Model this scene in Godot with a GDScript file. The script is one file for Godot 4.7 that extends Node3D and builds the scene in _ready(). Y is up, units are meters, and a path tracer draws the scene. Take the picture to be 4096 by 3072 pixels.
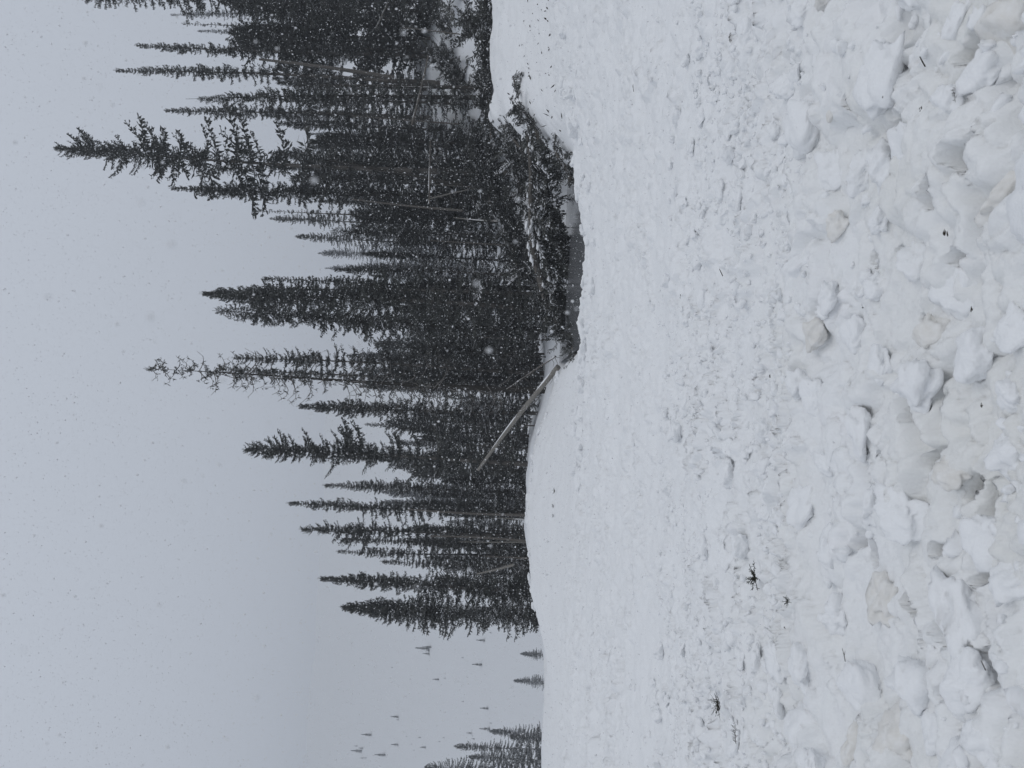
extends Node3D
# A snowstorm over avalanche-like ploughed snow in front of a spruce forest. The photograph was taken with the camera turned on its side.
# World: x right, y up, -z ahead. "d" below is the distance ahead (-z).

var rng := RandomNumberGenerator.new()
var soft := FastNoiseLite.new()
var warp := FastNoiseLite.new()
var edges := FastNoiseLite.new()
var values := FastNoiseLite.new()
var used := {}
var M := {}
var protos := {}
var ico_v := PackedVector3Array()


func numbered(called: String) -> String:
	var n: int = used.get(called, 0)
	used[called] = n + 1
	return called if n == 0 else "%s_%03d" % [called, n]


func tag(o: Node, label: String, category := "", group := "", kind := "") -> void:
	if label: o.set_meta("label", label)
	if category: o.set_meta("category", category)
	if group: o.set_meta("group", group)
	if kind: o.set_meta("kind", kind)


func thing(called: String, label: String, category: String, where: Vector3, group := "") -> Node3D:
	var o := Node3D.new()
	o.name = numbered(called)
	add_child(o, true)
	o.position = where
	tag(o, label, category, group)
	return o


func part(called: String, mesh: Mesh, mat: Material, parent: Node) -> MeshInstance3D:
	var o := MeshInstance3D.new()
	o.mesh = mesh
	if mat: o.material_override = mat
	o.name = called if parent != self else numbered(called)
	parent.add_child(o, true)
	return o


func smooth(a: float, b: float, t: float) -> float:
	return smoothstep(a, b, t) if a < b else 1.0 - smoothstep(b, a, t)


# ---------------------------------------------------------------- terrain
func ground(x: float, d: float) -> float:
	var y := 0.10 + 0.10 * soft.get_noise_2d(x * 9.0, d * 9.0) * smooth(3.0, 8.0, d) + 0.09 * soft.get_noise_2d(x * 26.0 + 50.0, d * 40.0) * smooth(5.0, 9.0, d) * smooth(32.0, 27.0, d)
	# the ploughed field swells into a hump on the right
	y += 1.30 * smooth(3.0, 14.0, x) * smooth(9.0, 24.0, d)
	y -= 0.10 * smooth(12.0, 25.0, d) * smooth(-4.0, 1.0, x) * smooth(12.0, 6.5, x) * smooth(34.0, 30.0, d)
	# frozen hollow with the pond behind the field's crest
	var e := x - 0.325 * d
	var hollow := smooth(25.0, 27.5, d) * smooth(0.5, 2.8, x + 0.02 * (d - 30.0)) * (1.0 - smooth(-3.2, 1.2, e)) * (1.0 - smooth(50.0, 53.0, d + 0.25 * x))
	y = lerpf(y, -1.0, hollow)
	# snow bank in front of the left half of the forest
	var bank := smooth(1.6, -5.0, x) * smooth(-15.5, -9.5, x) * smooth(29.0, 41.5, d)
	y += 1.28 * bank + 0.26 * soft.get_noise_2d(x * 24.0, d * 24.0) * bank
	# smooth snow bank on the right
	var side := smooth(-3.0, 1.8, e + 1.2 * soft.get_noise_2d(x * 14.0, d * 14.0)) * smooth(26.0, 48.0, d)
	y += side * (3.35 + 0.5 * soft.get_noise_2d(x * 20.0 + 9.0, d * 20.0))
	# forest floor and the hill behind
	var floor_ := smooth(49.0, 54.0, d) * smooth(-15.0, -10.0, x)
	y = lerpf(y, maxf(y, 0.4 + 0.6 * smooth(0.0, -6.0, x)), floor_)
	y += maxf(0.0, d - 50.0) * 0.40 * smooth(-6.0, 22.0, x - 0.1 * d) * smooth(50.0, 60.0, d) * (1.0 - 0.5 * smooth(130.0, 220.0, d))
	# open valley at the far left, and the mountainside beyond
	var valley := smooth(-9.0, -20.0, x + 0.10 * (d - 44.0)) * smooth(42.0, 95.0, d)
	y -= 4.5 * valley
	if d > 110.0:
		y = lerpf(y, -8.0, smooth(110.0, 190.0, d) * smooth(30.0, -10.0, x))
	if d > 190.0:
		var m := (0.45 + 0.03 * soft.get_noise_2d(x * 0.35, 40.0)) * (d - 230.0) * smooth(70.0, -10.0, x)
		y = maxf(y, -8.0 + m) if m > 9.0 else y + maxf(0.0, m + 9.0) * (m + 9.0) / 36.0
	return y


# Blocks with flattish tops and creases between them: x is the profile (0 in a crease), y the block's own height.
func plate(x: float, d: float, f: float, shift: float, round_: float) -> float:
	var px := (x + shift) * f
	var pd := (d - shift) * f
	var e := edges.get_noise_2d(px, pd) + 1.0
	var p := clampf(e / round_, 0.0, 1.0)
	p = sqrt(p * (2.0 - p))
	return p * (0.62 + 0.38 * values.get_noise_2d(px, pd))


func over(a: float, b: float, k: float) -> float:
	var h := clampf(0.5 + 0.5 * (a - b) / k, 0.0, 1.0)
	return lerpf(b, a, h) + k * h * (1.0 - h)


func lumps(x: float, d: float) -> float:
	var wx := x + 0.16 * warp.get_noise_2d(x * 2.2, d * 2.2) + 0.04 * warp.get_noise_2d(x * 8.0, d * 8.0)
	var wd := d + 0.16 * warp.get_noise_2d(x * 2.2 + 90.0, d * 2.2) + 0.04 * warp.get_noise_2d(x * 8.0 + 40.0, d * 8.0)
	var edge := d + 0.5 * warp.get_noise_2d(x * 0.7, 5.0)
	var near := smooth(5.0, 4.2, edge)
	var ridge := smooth(4.1, 4.8, edge) * smooth(10.0, 6.5, d)
	var calm := 0.5 + 0.5 * soft.get_noise_2d(x * 40.0 + 70.0, d * 40.0)
	var h := 0.0
	if near > 0.0:
		var b := 0.17 * plate(wx, wd, 1.45, 3.0, 0.75)
		b = over(b, 0.15 * plate(wx, wd, 2.6, 9.0, 0.85) * (0.4 + 0.8 * calm), 0.03) + 0.05 * plate(wx, wd, 5.2, 4.0, 0.9) + 0.014 * plate(wx, wd, 10.5, 14.0, 0.9) * calm
		h += 1.35 * near * over(b, 0.035 + 0.07 * (0.5 + 0.5 * soft.get_noise_2d(x * 55.0 + 11.0, d * 55.0)), 0.03)
	if ridge > 0.0:
		var b := 0.09 * plate(wx, wd, 3.2, 21.0, 0.85) + 0.06 * plate(wx, wd, 6.3, 1.0, 0.85) + 0.022 * plate(wx, wd, 12.0, 5.0, 0.9)
		h += (0.7 + 0.6 * smooth(-0.3, 0.3, soft.get_noise_2d(x * 24.0 + 100.0, d * 50.0))) * 1.4 * ridge * over(b, 0.03 + 0.06 * calm, 0.025)
	if d > 5.5:
		var f := smooth(5.5, 9.0, d) * (0.45 + 0.55 * smooth(-0.35, 0.25, soft.get_noise_2d(x * 12.0 + 400.0, d * 26.0)))
		var fade := 1.0 - smooth(25.0, 31.0, d) * (0.55 - 0.3 * smooth(-13.0, -18.0, x))
		var b := 0.085 * plate(wx, wd, 2.2, 11.0, 0.8) + 0.06 * plate(wx, wd, 4.4, 8.0, 0.85) + 0.11 * plate(wx, wd, 1.0, 2.0, 0.7) * calm + 0.09 * plate(wx, wd, 0.5, 31.0, 0.5) * smooth(10.0, 15.0, d)
		h += 1.65 * f * fade * over(b, 0.03 + 0.07 * calm, 0.03) - 0.07 * f
	h += -0.13 + 0.022 * soft.get_noise_2d(x * 140.0, d * 140.0) + 0.005 * warp.get_noise_2d(x * 30.0, d * 30.0) + 0.003 * warp.get_noise_2d(x * 70.0, d * 70.0)
	return h


var pits := [Vector3(1.21, 2.66, 0.050), Vector3(-0.29, 2.63, 0.035), Vector3(-0.83, 2.45, 0.050), Vector3(-0.67, 3.40, 0.040), Vector3(-0.64, 3.52, 0.050), Vector3(1.10, 3.14, 0.030), Vector3(1.33, 3.53, 0.025), Vector3(1.29, 3.62, 0.020), Vector3(-0.21, 2.89, 0.035), Vector3(-0.01, 2.84, 0.030), Vector3(-0.79, 3.06, 0.030), Vector3(-0.78, 2.72, 0.050), Vector3(-0.32, 2.55, 0.040), Vector3(0.76, 2.85, 0.040), Vector3(0.83, 2.60, 0.070), Vector3(0.61, 3.24, 0.025), Vector3(0.62, 3.47, 0.030), Vector3(-0.83, 2.98, 0.030), Vector3(-0.58, 2.58, 0.030), Vector3(-0.05, 3.07, 0.030), Vector3(-0.27, 3.29, 0.030), Vector3(0.30, 3.03, 0.030), Vector3(0.50, 2.73, 0.030), Vector3(1.05, 3.72, 0.020), Vector3(-0.98, 2.61, 0.030), Vector3(-1.11, 3.03, 0.030), Vector3(-0.54, 2.81, 0.030)]


func pitted(x: float, d: float) -> float:
	var y := surface(x, d)
	if d < 5.0:
		for p in pits:
			var q := Vector2(x - p.x, d - p.y)
			if absf(q.x) > 0.4 or absf(q.y) > 0.4: continue
			q = q.rotated(p.x * 9.0)
			var k := Vector2(q.x / (p.z * 1.5), q.y / (p.z * 0.7)).length() + 0.5 * warp.get_noise_2d(x * 13.0, d * 13.0)
			y -= 0.17 * smooth(1.15, 0.55, k)
	return y


func surface(x: float, d: float) -> float:
	return ground(x, d) + lumps(x, d)


func grid_mesh(rows: PackedFloat32Array, cols: int, spread: Callable, height: Callable, tint: Callable, dense := 0.0) -> ArrayMesh:
	var v := PackedVector3Array()
	var c := PackedColorArray()
	var ix := PackedInt32Array()
	for d in rows:
		var w: Vector2 = spread.call(d)
		for j in cols:
			var t := 2.0 * j / float(cols - 1) - 1.0  # more columns in the middle where dense is above 0
			var x := lerpf(w.x, w.y, 0.5 + 0.5 * (t * (1.0 - dense) + dense * t * t * t))
			v.append(Vector3(x, height.call(x, d), -d))
			c.append(tint.call(x, d))
	for i in rows.size() - 1:
		for j in cols - 1:
			var a := i * cols + j
			ix.append_array([a, a + cols, a + 1, a + 1, a + cols, a + cols + 1])
	# smooth normals
	var n := PackedVector3Array()
	n.resize(v.size())
	for i in rows.size():
		for j in cols:
			var a := i * cols + j
			var e := v[a + 1] if j < cols - 1 else v[a]
			var w2 := v[a - 1] if j > 0 else v[a]
			var f := v[a + cols] if i < rows.size() - 1 else v[a]
			var b := v[a - cols] if i > 0 else v[a]
			n[a] = (e - w2).cross(f - b).normalized()
			if n[a].y < 0.0: n[a] = -n[a]
	var arr := []
	arr.resize(Mesh.ARRAY_MAX)
	arr[Mesh.ARRAY_VERTEX] = v
	arr[Mesh.ARRAY_NORMAL] = n
	arr[Mesh.ARRAY_COLOR] = c
	arr[Mesh.ARRAY_INDEX] = ix
	var m := ArrayMesh.new()
	m.add_surface_from_arrays(Mesh.PRIMITIVE_TRIANGLES, arr)
	return m


func dirt(x: float, d: float) -> Color:
	# ploughed snow near the road is a little grey with grit
	var k := smooth(6.5, 2.2, d) * (0.5 + 0.5 * soft.get_noise_2d(x * 40.0, d * 40.0 + 300.0))
	k *= 0.4 + 0.9 * smooth(-0.3, 0.35, soft.get_noise_2d(x * 75.0 + 30.0, d * 75.0 + 80.0))
	var g := 1.0 - 0.08 * k
	return Color(g, g - 0.010 * k, g - 0.045 * k)


# ---------------------------------------------------------------- small geometry
func flat_mesh(v: PackedVector3Array, c := PackedColorArray(), n := PackedVector3Array()) -> ArrayMesh:
	if n.is_empty():
		n.resize(v.size())
		for i in range(0, v.size(), 3):
			var q := (v[i + 2] - v[i]).cross(v[i + 1] - v[i]).normalized()
			n[i] = q
			n[i + 1] = q
			n[i + 2] = q
	var arr := []
	arr.resize(Mesh.ARRAY_MAX)
	arr[Mesh.ARRAY_VERTEX] = v
	arr[Mesh.ARRAY_NORMAL] = n
	if c.size() == v.size(): arr[Mesh.ARRAY_COLOR] = c
	var m := ArrayMesh.new()
	m.add_surface_from_arrays(Mesh.PRIMITIVE_TRIANGLES, arr)
	return m


func spindle(v: PackedVector3Array, a: Vector3, b: Vector3, r: float, at := 0.4) -> void:
	var ax := (b - a).normalized()
	var s := ax.cross(Vector3.UP)
	if s.length() < 0.05: s = ax.cross(Vector3.RIGHT)
	s = s.normalized()
	var t := s.cross(ax)
	var m := a.lerp(b, at)
	var p := [m + s * r + t * r * -0.2, m - s * r + t * r * -0.2, m + t * r * 0.8]
	for k in 3:
		var q: Vector3 = p[k]
		var w: Vector3 = p[(k + 1) % 3]
		v.append_array([a, w, q, b, q, w])


# A tuft of needles: a blade folded along its length.
func blade(v: PackedVector3Array, a: Vector3, b: Vector3, r: float) -> void:
	var ax := (b - a).normalized()
	var s := ax.cross(Vector3(rng.randf_range(-0.6, 0.6), 1.0, rng.randf_range(-0.6, 0.6))).normalized()
	var t := s.cross(ax)
	var m := a.lerp(b, 0.4) - t * r * 0.6
	v.append_array([a, m + s * r * 1.25, b, a, b, m - s * r * 1.25])


func tube(v: PackedVector3Array, n: PackedVector3Array, path: PackedVector3Array, radii: PackedFloat32Array, sides: int) -> void:
	var rings := []
	for i in path.size():
		var ax := (path[mini(i + 1, path.size() - 1)] - path[maxi(i - 1, 0)]).normalized()
		var s := ax.cross(Vector3(0.13, 0.2, 1.0)).normalized()
		var t := s.cross(ax)
		var ring := PackedVector3Array()
		var rn := PackedVector3Array()
		for k in sides:
			var q := s * cos(TAU * k / sides) + t * sin(TAU * k / sides)
			ring.append(path[i] + q * radii[i])
			rn.append(q)
		rings.append([ring, rn])
	for i in path.size() - 1:
		for k in sides:
			var l := (k + 1) % sides
			var a: PackedVector3Array = rings[i][0]
			var b: PackedVector3Array = rings[i + 1][0]
			var na: PackedVector3Array = rings[i][1]
			var nb: PackedVector3Array = rings[i + 1][1]
			v.append_array([a[k], a[l], b[k], b[k], a[l], b[l]])
			n.append_array([na[k], na[l], nb[k], nb[k], na[l], nb[l]])
	for end in [0, path.size() - 1]:
		var ring: PackedVector3Array = rings[end][0]
		var nx := (path[1] - path[0]).normalized() * (-1.0 if end == 0 else 1.0)
		for k in range(1, sides - 1):
			if end == 0: v.append_array([ring[0], ring[k + 1], ring[k]])
			else: v.append_array([ring[0], ring[k], ring[k + 1]])
			n.append_array([nx, nx, nx])


# ---------------------------------------------------------------- conifers
# A bough of unit length along +x: a bent stem, side twigs and hanging twigs, all covered in needle tufts; some carry snow.
func make_bough(seed_: int, kind: String, snowy: float) -> Dictionary:
	rng.seed = seed_
	var v := PackedVector3Array()
	var snow := PackedVector3Array()
	var sag := rng.randf_range(0.10, 0.22)
	var rise := rng.randf_range(0.10, 0.2)
	if kind == "droop": sag = rng.randf_range(0.5, 0.75)
	if kind == "open":
		sag = rng.randf_range(0.02, 0.12)
		rise = rng.randf_range(0.1, 0.26)
	var bend := rng.randf_range(-0.12, 0.12)
	var at := func(t: float) -> Vector3:
		return Vector3(t, -sag * t * (1.6 - t) * 1.4 + rise * t * t * t, bend * t * t)
	var last: Vector3 = at.call(0.0)
	for k in range(1, 5):
		var p: Vector3 = at.call(k / 4.0)
		blade(v, last - (p - last) * 0.2, p, 0.02 if k < 4 else 0.03)
		last = p
	var stations := 11
	for k in stations:
		var t := 0.08 + 0.9 * (k + rng.randf_range(-0.3, 0.3)) / (stations - 1.0)
		t = clampf(t, 0.05, 0.98)
		var p: Vector3 = at.call(t)
		for s in [-1.0, 1.0]:
			var l := (0.30 - 0.18 * t) * rng.randf_range(0.6, 1.25)
			var dir := Vector3(0.7, rng.randf_range(-0.45, 0.2) - (0.5 if kind == "droop" else 0.0), s * rng.randf_range(0.55, 1.0)).normalized()
			var q := p + dir * l
			blade(v, p - dir * 0.02, q, 0.024 * rng.randf_range(0.75, 1.25))
			for h in 2:
				var a := p.lerp(q, rng.randf_range(0.2, 0.85))
				var dd := (dir + Vector3(rng.randf_range(-0.6, 0.7), rng.randf_range(-0.7, 0.4), rng.randf_range(-0.8, 0.8))).normalized()
				blade(v, a, a + dd * l * rng.randf_range(0.4, 0.7), 0.024)
			if rng.randf() < snowy:
				blade(snow, p.lerp(q, 0.2) + Vector3(0, 0.02, 0), q + Vector3(0, 0.018, 0), 0.026)
		for h in 2:
			if rng.randf() < 0.75:
				var l := rng.randf_range(0.08, 0.2) * (1.2 - 0.6 * t)
				var a := p + Vector3(rng.randf_range(-0.04, 0.04), 0, rng.randf_range(-0.1, 0.1))
				blade(v, a, a + Vector3(rng.randf_range(-0.02, 0.09), -l, rng.randf_range(-0.06, 0.06)), 0.022)
	var c := PackedColorArray()
	c.resize(v.size())
	for i in range(0, v.size(), 6):
		var tone := rng.randf_range(0.7, 1.3)
		var deep := Color(0.082, 0.084, 0.078) if kind != "frosted" else (Color(0.10, 0.105, 0.11) if rng.randf() < 0.72 else Color(0.55, 0.56, 0.58))
		for j in 6: c[i + j] = deep * tone
	v.append_array(snow)
	var cc := PackedColorArray()
	cc.resize(snow.size())
	cc.fill(Color(0.66, 0.67, 0.69))
	c.append_array(cc)
	var n := PackedVector3Array()
	n.resize(v.size())
	for i in range(0, v.size(), 3):
		var q := (v[i + 2] - v[i]).cross(v[i + 1] - v[i]).normalized()
		for j in 3: n[i + j] = q
	return {"v": v, "n": n, "c": c}


# Boughs joined into one mesh: where holds [bough, turn, scale, place] for each.
func join(where: Array) -> ArrayMesh:
	var v := PackedVector3Array()
	var n := PackedVector3Array()
	var c := PackedColorArray()
	for w in where:
		var p: Dictionary = w[0]
		var turned: Basis = w[1]
		var pv: PackedVector3Array = p.v
		var pn: PackedVector3Array = p.n
		v.append_array(Transform3D(turned * Basis.from_scale(w[2]), w[3]) * pv)
		n.append_array(Transform3D(turned, Vector3.ZERO) * pn)
		c.append_array(p.c)
	return flat_mesh(v, c, n)


func curve_point(lean: Vector3, wob: float, h: float, t: float) -> Vector3:
	# t from 0 at the foot to 1 at the tip
	return lean * t + Vector3(sin(t * 5.0 + wob) - sin(wob), 0.0, cos(t * 4.0 + wob) - cos(wob)) * 0.004 * h + Vector3(0, h * t, 0)


# Crown (boughs laid out as copies of a few bough shapes), trunk, dead twigs. Everything in metres, foot at the origin.
func make_conifer(seed_: int, h: float, w: float, style: String, lean: Vector3, crown_from := 0.06, thin := 1.0) -> Dictionary:
	rng.seed = seed_
	var wob := rng.randf_range(0.0, TAU)
	var kind: String = {"open": "open", "droop": "droop", "broken": "open", "frosted": "frosted"}.get(style, "plain")
	var list: Array = protos[kind]
	var first := rng.randi() % 3
	var pick := [list[first], list[first + 1], list[4 + rng.randi() % 2]]
	var spots := []
	var snow_share: float = {"snowy": 0.8, "sparse": 0.3, "open": 0.18, "dense": 0.14}.get(style, 0.24)
	var top: float = {"broken": 0.965}.get(style, 1.0)
	var y := h * top - 0.35
	var turn := rng.randf_range(0.0, TAU)
	var step0 := maxf(0.07, h * 0.0068) * thin
	var side_bias := rng.randf_range(0.0, TAU)
	while y > h * crown_from:
		var t := 1.0 - y / h
		var reach := w * pow(t / (1.0 - crown_from), 0.7) * (1.0 - 0.25 * smooth(0.7, 1.0, t))
		if style == "dense": reach = w * minf(1.0, pow(t * 2.0, 0.72)) * 0.95
		if style == "open": reach = w * minf(1.0, pow(t * 2.3, 0.55))
		reach = maxf(reach * (1.0 + 0.22 * sin(y * 1.9 + wob) * sin(y * 0.83)), 0.16 + 0.1 * smooth(0.0, 0.03, t))
		var count := 4 if t < 0.25 else 5
		if style == "open": count = 7
		if style == "dense": count = 6
		if style == "sparse": count = 2
		if style == "broken" and t < 0.2: count = 3
		if style == "dead": count = 2 if rng.randf() < 0.4 else 0
		for k in count:
			var len_ := reach * rng.randf_range(0.55, 1.12)
			var az := turn + TAU * k / maxf(1.0, count) + rng.randf_range(-0.5, 0.5)
			if style == "open":
				len_ = reach * (rng.randf_range(0.25, 0.6) if rng.randf() < 0.66 else rng.randf_range(0.9, 1.35))
			if style == "open" or style == "broken":
				len_ *= 1.0 + 0.25 * cos(az - side_bias)
			if style == "dead": len_ *= 0.5
			var pitch := lerpf(0.75, -0.18, smooth(0.0, 0.3, t)) + rng.randf_range(-0.16, 0.16)
			if style == "droop": pitch += 0.15
			if style == "open": pitch = lerpf(0.6, 0.05, smooth(0.0, 0.25, t)) + rng.randf_range(-0.15, 0.2)
			var turned := Basis(Vector3.UP, az) * Basis(Vector3(0, 0, 1), pitch) * Basis(Vector3.RIGHT, rng.randf_range(-0.35, 0.35))
			var fat := clampf(1.45 / maxf(len_, 0.3), 0.95, 2.3)
			if style == "open" and len_ > reach * 0.8: fat = 1.15
			var from := curve_point(lean, wob, h, y / h)
			var which := 2 if rng.randf() < snow_share else k % 2
			spots.append([pick[which], turned, Vector3(len_, len_ * fat, len_ * fat), from])
		turn += 2.4
		y -= step0 * (0.55 + 1.1 * smooth(0.0, 0.5, t)) * rng.randf_range(0.7, 1.35) * (1.0 + 0.7 * smooth(0.42, 0.6, t)) * (1.25 if style in ["open", "broken", "sparse"] else 1.0)
	for k in 5:  # the leader is wrapped in a few upright sprays
		var turned := Basis(Vector3.UP, k * 1.9) * Basis(Vector3(0, 0, 1), 1.25)
		if style != "broken": spots.append([pick[k % 2], turned, Vector3(1.0, 0.9, 0.9) * (0.26 + 0.06 * k), curve_point(lean, wob, h, 1.0) - Vector3(0, 0.3 + 0.16 * k, 0)])
	var crown := join(spots)
	var v := PackedVector3Array()
	var n := PackedVector3Array()
	var c := PackedColorArray()
	var path := PackedVector3Array()
	var radii := PackedFloat32Array()
	var r0 := clampf(h * 0.0085, 0.03, 0.3)
	for k in 11:
		path.append(curve_point(lean, wob, h, k / 10.0) - (Vector3(0, 0.5, 0) if k == 0 else Vector3.ZERO))
		radii.append(maxf(0.012, r0 * pow(1.0 - 0.96 * k / 10.0, 1.25)))
	var tv := PackedVector3Array()
	var tn := PackedVector3Array()
	tube(tv, tn, path, radii, 8)
	# dead twigs on the lower trunk, and the curled boughs of the half-dead tree
	var dv := PackedVector3Array()
	var dn := PackedVector3Array()
	var twigs := 26
	if style == "dead": twigs = 150
	if style == "sparse": twigs = 70
	for k in twigs:
		var t := rng.randf_range(0.04, 0.5)
		if style == "dead": t = rng.randf_range(0.10, 0.985)
		if style == "sparse": t = rng.randf_range(0.15, 0.97)
		var from := curve_point(lean, wob, h, t)
		var az := rng.randf_range(0.0, TAU)
		var out := Vector3(cos(az), 0, sin(az))
		var l := w * rng.randf_range(0.35, 0.8)
		if style == "dead": l = w * (0.35 + 0.65 * minf(1.0, (1.0 - t) * 2.4)) * rng.randf_range(0.5, 1.1)
		if style == "sparse": l = w * (1.05 - t) * rng.randf_range(0.4, 1.0)
		var sag := rng.randf_range(0.2, 0.75)
		var bp := PackedVector3Array()
		var br := PackedFloat32Array()
		for j in 5:
			var u := j / 4.0
			var side := Vector3(-out.z, 0, out.x) * 0.12 * l * sin(u * 4.0 + k)
			bp.append(from + out * l * u * (1.0 - 0.15 * u) + side + Vector3(0, l * (-sag * u * 1.5 + (sag + 0.25) * u * u * u), 0))
			br.append(lerpf(0.028, 0.009, u) * (1.35 if style == "dead" else 1.0))
		tube(dv, dn, bp, br, 3)
		for j in 3:
			var a := bp[1 + j].lerp(bp[2 + j], rng.randf())
			var q := a + (out * rng.randf_range(-0.2, 0.6) + Vector3(rng.randf_range(-0.5, 0.5), rng.randf_range(-0.9, 0.3), rng.randf_range(-0.5, 0.5))) * l * 0.25
			tube(dv, dn, PackedVector3Array([a, q]), PackedFloat32Array([0.012, 0.006]), 3)
			if style == "dead" and rng.randf() < 0.75:  # tufts of lichen and needles
				for z in 4:
					var b := a.lerp(q, rng.randf())
					var before := v.size()
					spindle(v, b, b + Vector3(rng.randf_range(-0.2, 0.2), rng.randf_range(-0.3, 0.1), rng.randf_range(-0.2, 0.2)) * 1.1, 0.035)
					for i in range(before, v.size(), 3):
						var qn := (v[i + 2] - v[i]).cross(v[i + 1] - v[i]).normalized()
						n.append_array([qn, qn, qn])
						c.append_array([Color(0.045, 0.046, 0.036), Color(0.045, 0.046, 0.036), Color(0.045, 0.046, 0.036)])
	return {"crown": crown, "lichen": flat_mesh(v, c, n) if v.size() else null, "trunk": flat_mesh(tv, PackedColorArray(), tn), "twigs": flat_mesh(dv, PackedColorArray(), dn)}


func plant_tree(called: String, made: Dictionary, label: String, x: float, d: float, size: float, turn: float, group: String, bark: Material, with_twigs := true) -> Node3D:
	var t := thing(called, label, "tree", Vector3(x, ground(x, d), -d), group)
	t.rotation.y = turn
	t.scale = Vector3.ONE * size
	part("crown", made.crown, M.needles, t)
	part("trunk", made.trunk, bark, t)
	if made.lichen: part("lichen", made.lichen, M.needles, t)
	if with_twigs: part("dead_branches", made.twigs, M.twig, t).set_meta("kind", "stuff")
	return t


# ---------------------------------------------------------------- snow blocks
func block_mesh(seed_: int, rough: float, cols := 34, rows := 22) -> ArrayMesh:
	var nz := FastNoiseLite.new()
	nz.seed = seed_
	nz.noise_type = FastNoiseLite.TYPE_SIMPLEX_SMOOTH
	nz.frequency = 0.9
	nz.fractal_octaves = 3
	rng.seed = seed_
	var cuts := []
	for k in 11:
		var q := Vector3(rng.randfn(), rng.randfn() * 0.8, rng.randfn()).normalized()
		cuts.append([q, rng.randf_range(0.45, 0.88)])
	var v := PackedVector3Array()
	var ix := PackedInt32Array()
	for i in rows + 1:
		for j in cols + 1:
			var th := PI * i / rows
			var ph := TAU * (j % cols) / cols
			var q := Vector3(sin(th) * cos(ph), cos(th), sin(th) * sin(ph))
			var r := 0.92 * pow(pow(absf(q.x), 3.2) + pow(absf(q.y), 3.2) + pow(absf(q.z), 3.2), -1.0 / 3.2)
			for cut in cuts:
				var k: float = q.dot(cut[0])
				if k > 0.05:
					var lim: float = cut[1] / k
					# rounded cut
					r = minf(r, lim) if r - lim > 0.16 else (minf(r, lim) - pow(maxf(0.16 - absf(r - lim), 0.0), 2.0) / 0.64)
			var p := q * r
			p += q * (0.36 * nz.get_noise_3dv(p * 1.3) + rough * 0.07 * nz.get_noise_3dv(p * 5.5 + Vector3(9, 3, 1)) + rough * 0.03 * nz.get_noise_3dv(p * 14.0))
			v.append(p * Vector3(1.0, 0.62, 0.92))
	for i in rows:
		for j in cols:
			var a := i * (cols + 1) + j
			var b := a + cols + 1
			if i > 0: ix.append_array([a, a + 1, b])
			if i < rows - 1: ix.append_array([a + 1, b + 1, b])
	var st := SurfaceTool.new()
	st.begin(Mesh.PRIMITIVE_TRIANGLES)
	st.set_smooth_group(0)
	for p in v: st.add_vertex(p)
	for k in ix: st.add_index(k)
	st.deindex()
	st.index()
	st.generate_normals()
	return st.commit()


func nugget_mesh(seed_: int) -> ArrayMesh:
	return block_mesh(seed_, 0.7, 9, 6)


func many(called: String, mesh: Mesh, mat: Material, where: Array, parent: Node) -> MultiMeshInstance3D:
	var mm := MultiMesh.new()
	mm.transform_format = MultiMesh.TRANSFORM_3D
	mm.mesh = mesh
	mm.instance_count = where.size()
	for i in where.size(): mm.set_instance_transform(i, where[i])
	var o := MultiMeshInstance3D.new()
	o.multimesh = mm
	o.material_override = mat
	o.name = called if parent != self else numbered(called)
	parent.add_child(o, true)
	return o


func mat(albedo: Color, rough: float, vertex := false) -> StandardMaterial3D:
	var m := StandardMaterial3D.new()
	m.albedo_color = albedo.linear_to_srgb()
	m.roughness = rough
	m.metallic_specular = 0.25
	m.vertex_color_use_as_albedo = vertex
	return m


func noise_texture(freq: float, octaves: int, lo: Color, hi: Color, seed_: int) -> NoiseTexture2D:
	var f := FastNoiseLite.new()
	f.seed = seed_
	f.frequency = freq
	f.fractal_octaves = octaves
	var t := NoiseTexture2D.new()
	t.noise = f
	t.width = 512
	t.height = 512
	t.seamless = true
	var g := Gradient.new()
	g.set_color(0, lo)
	g.set_color(1, hi)
	t.color_ramp = g
	return t


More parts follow.
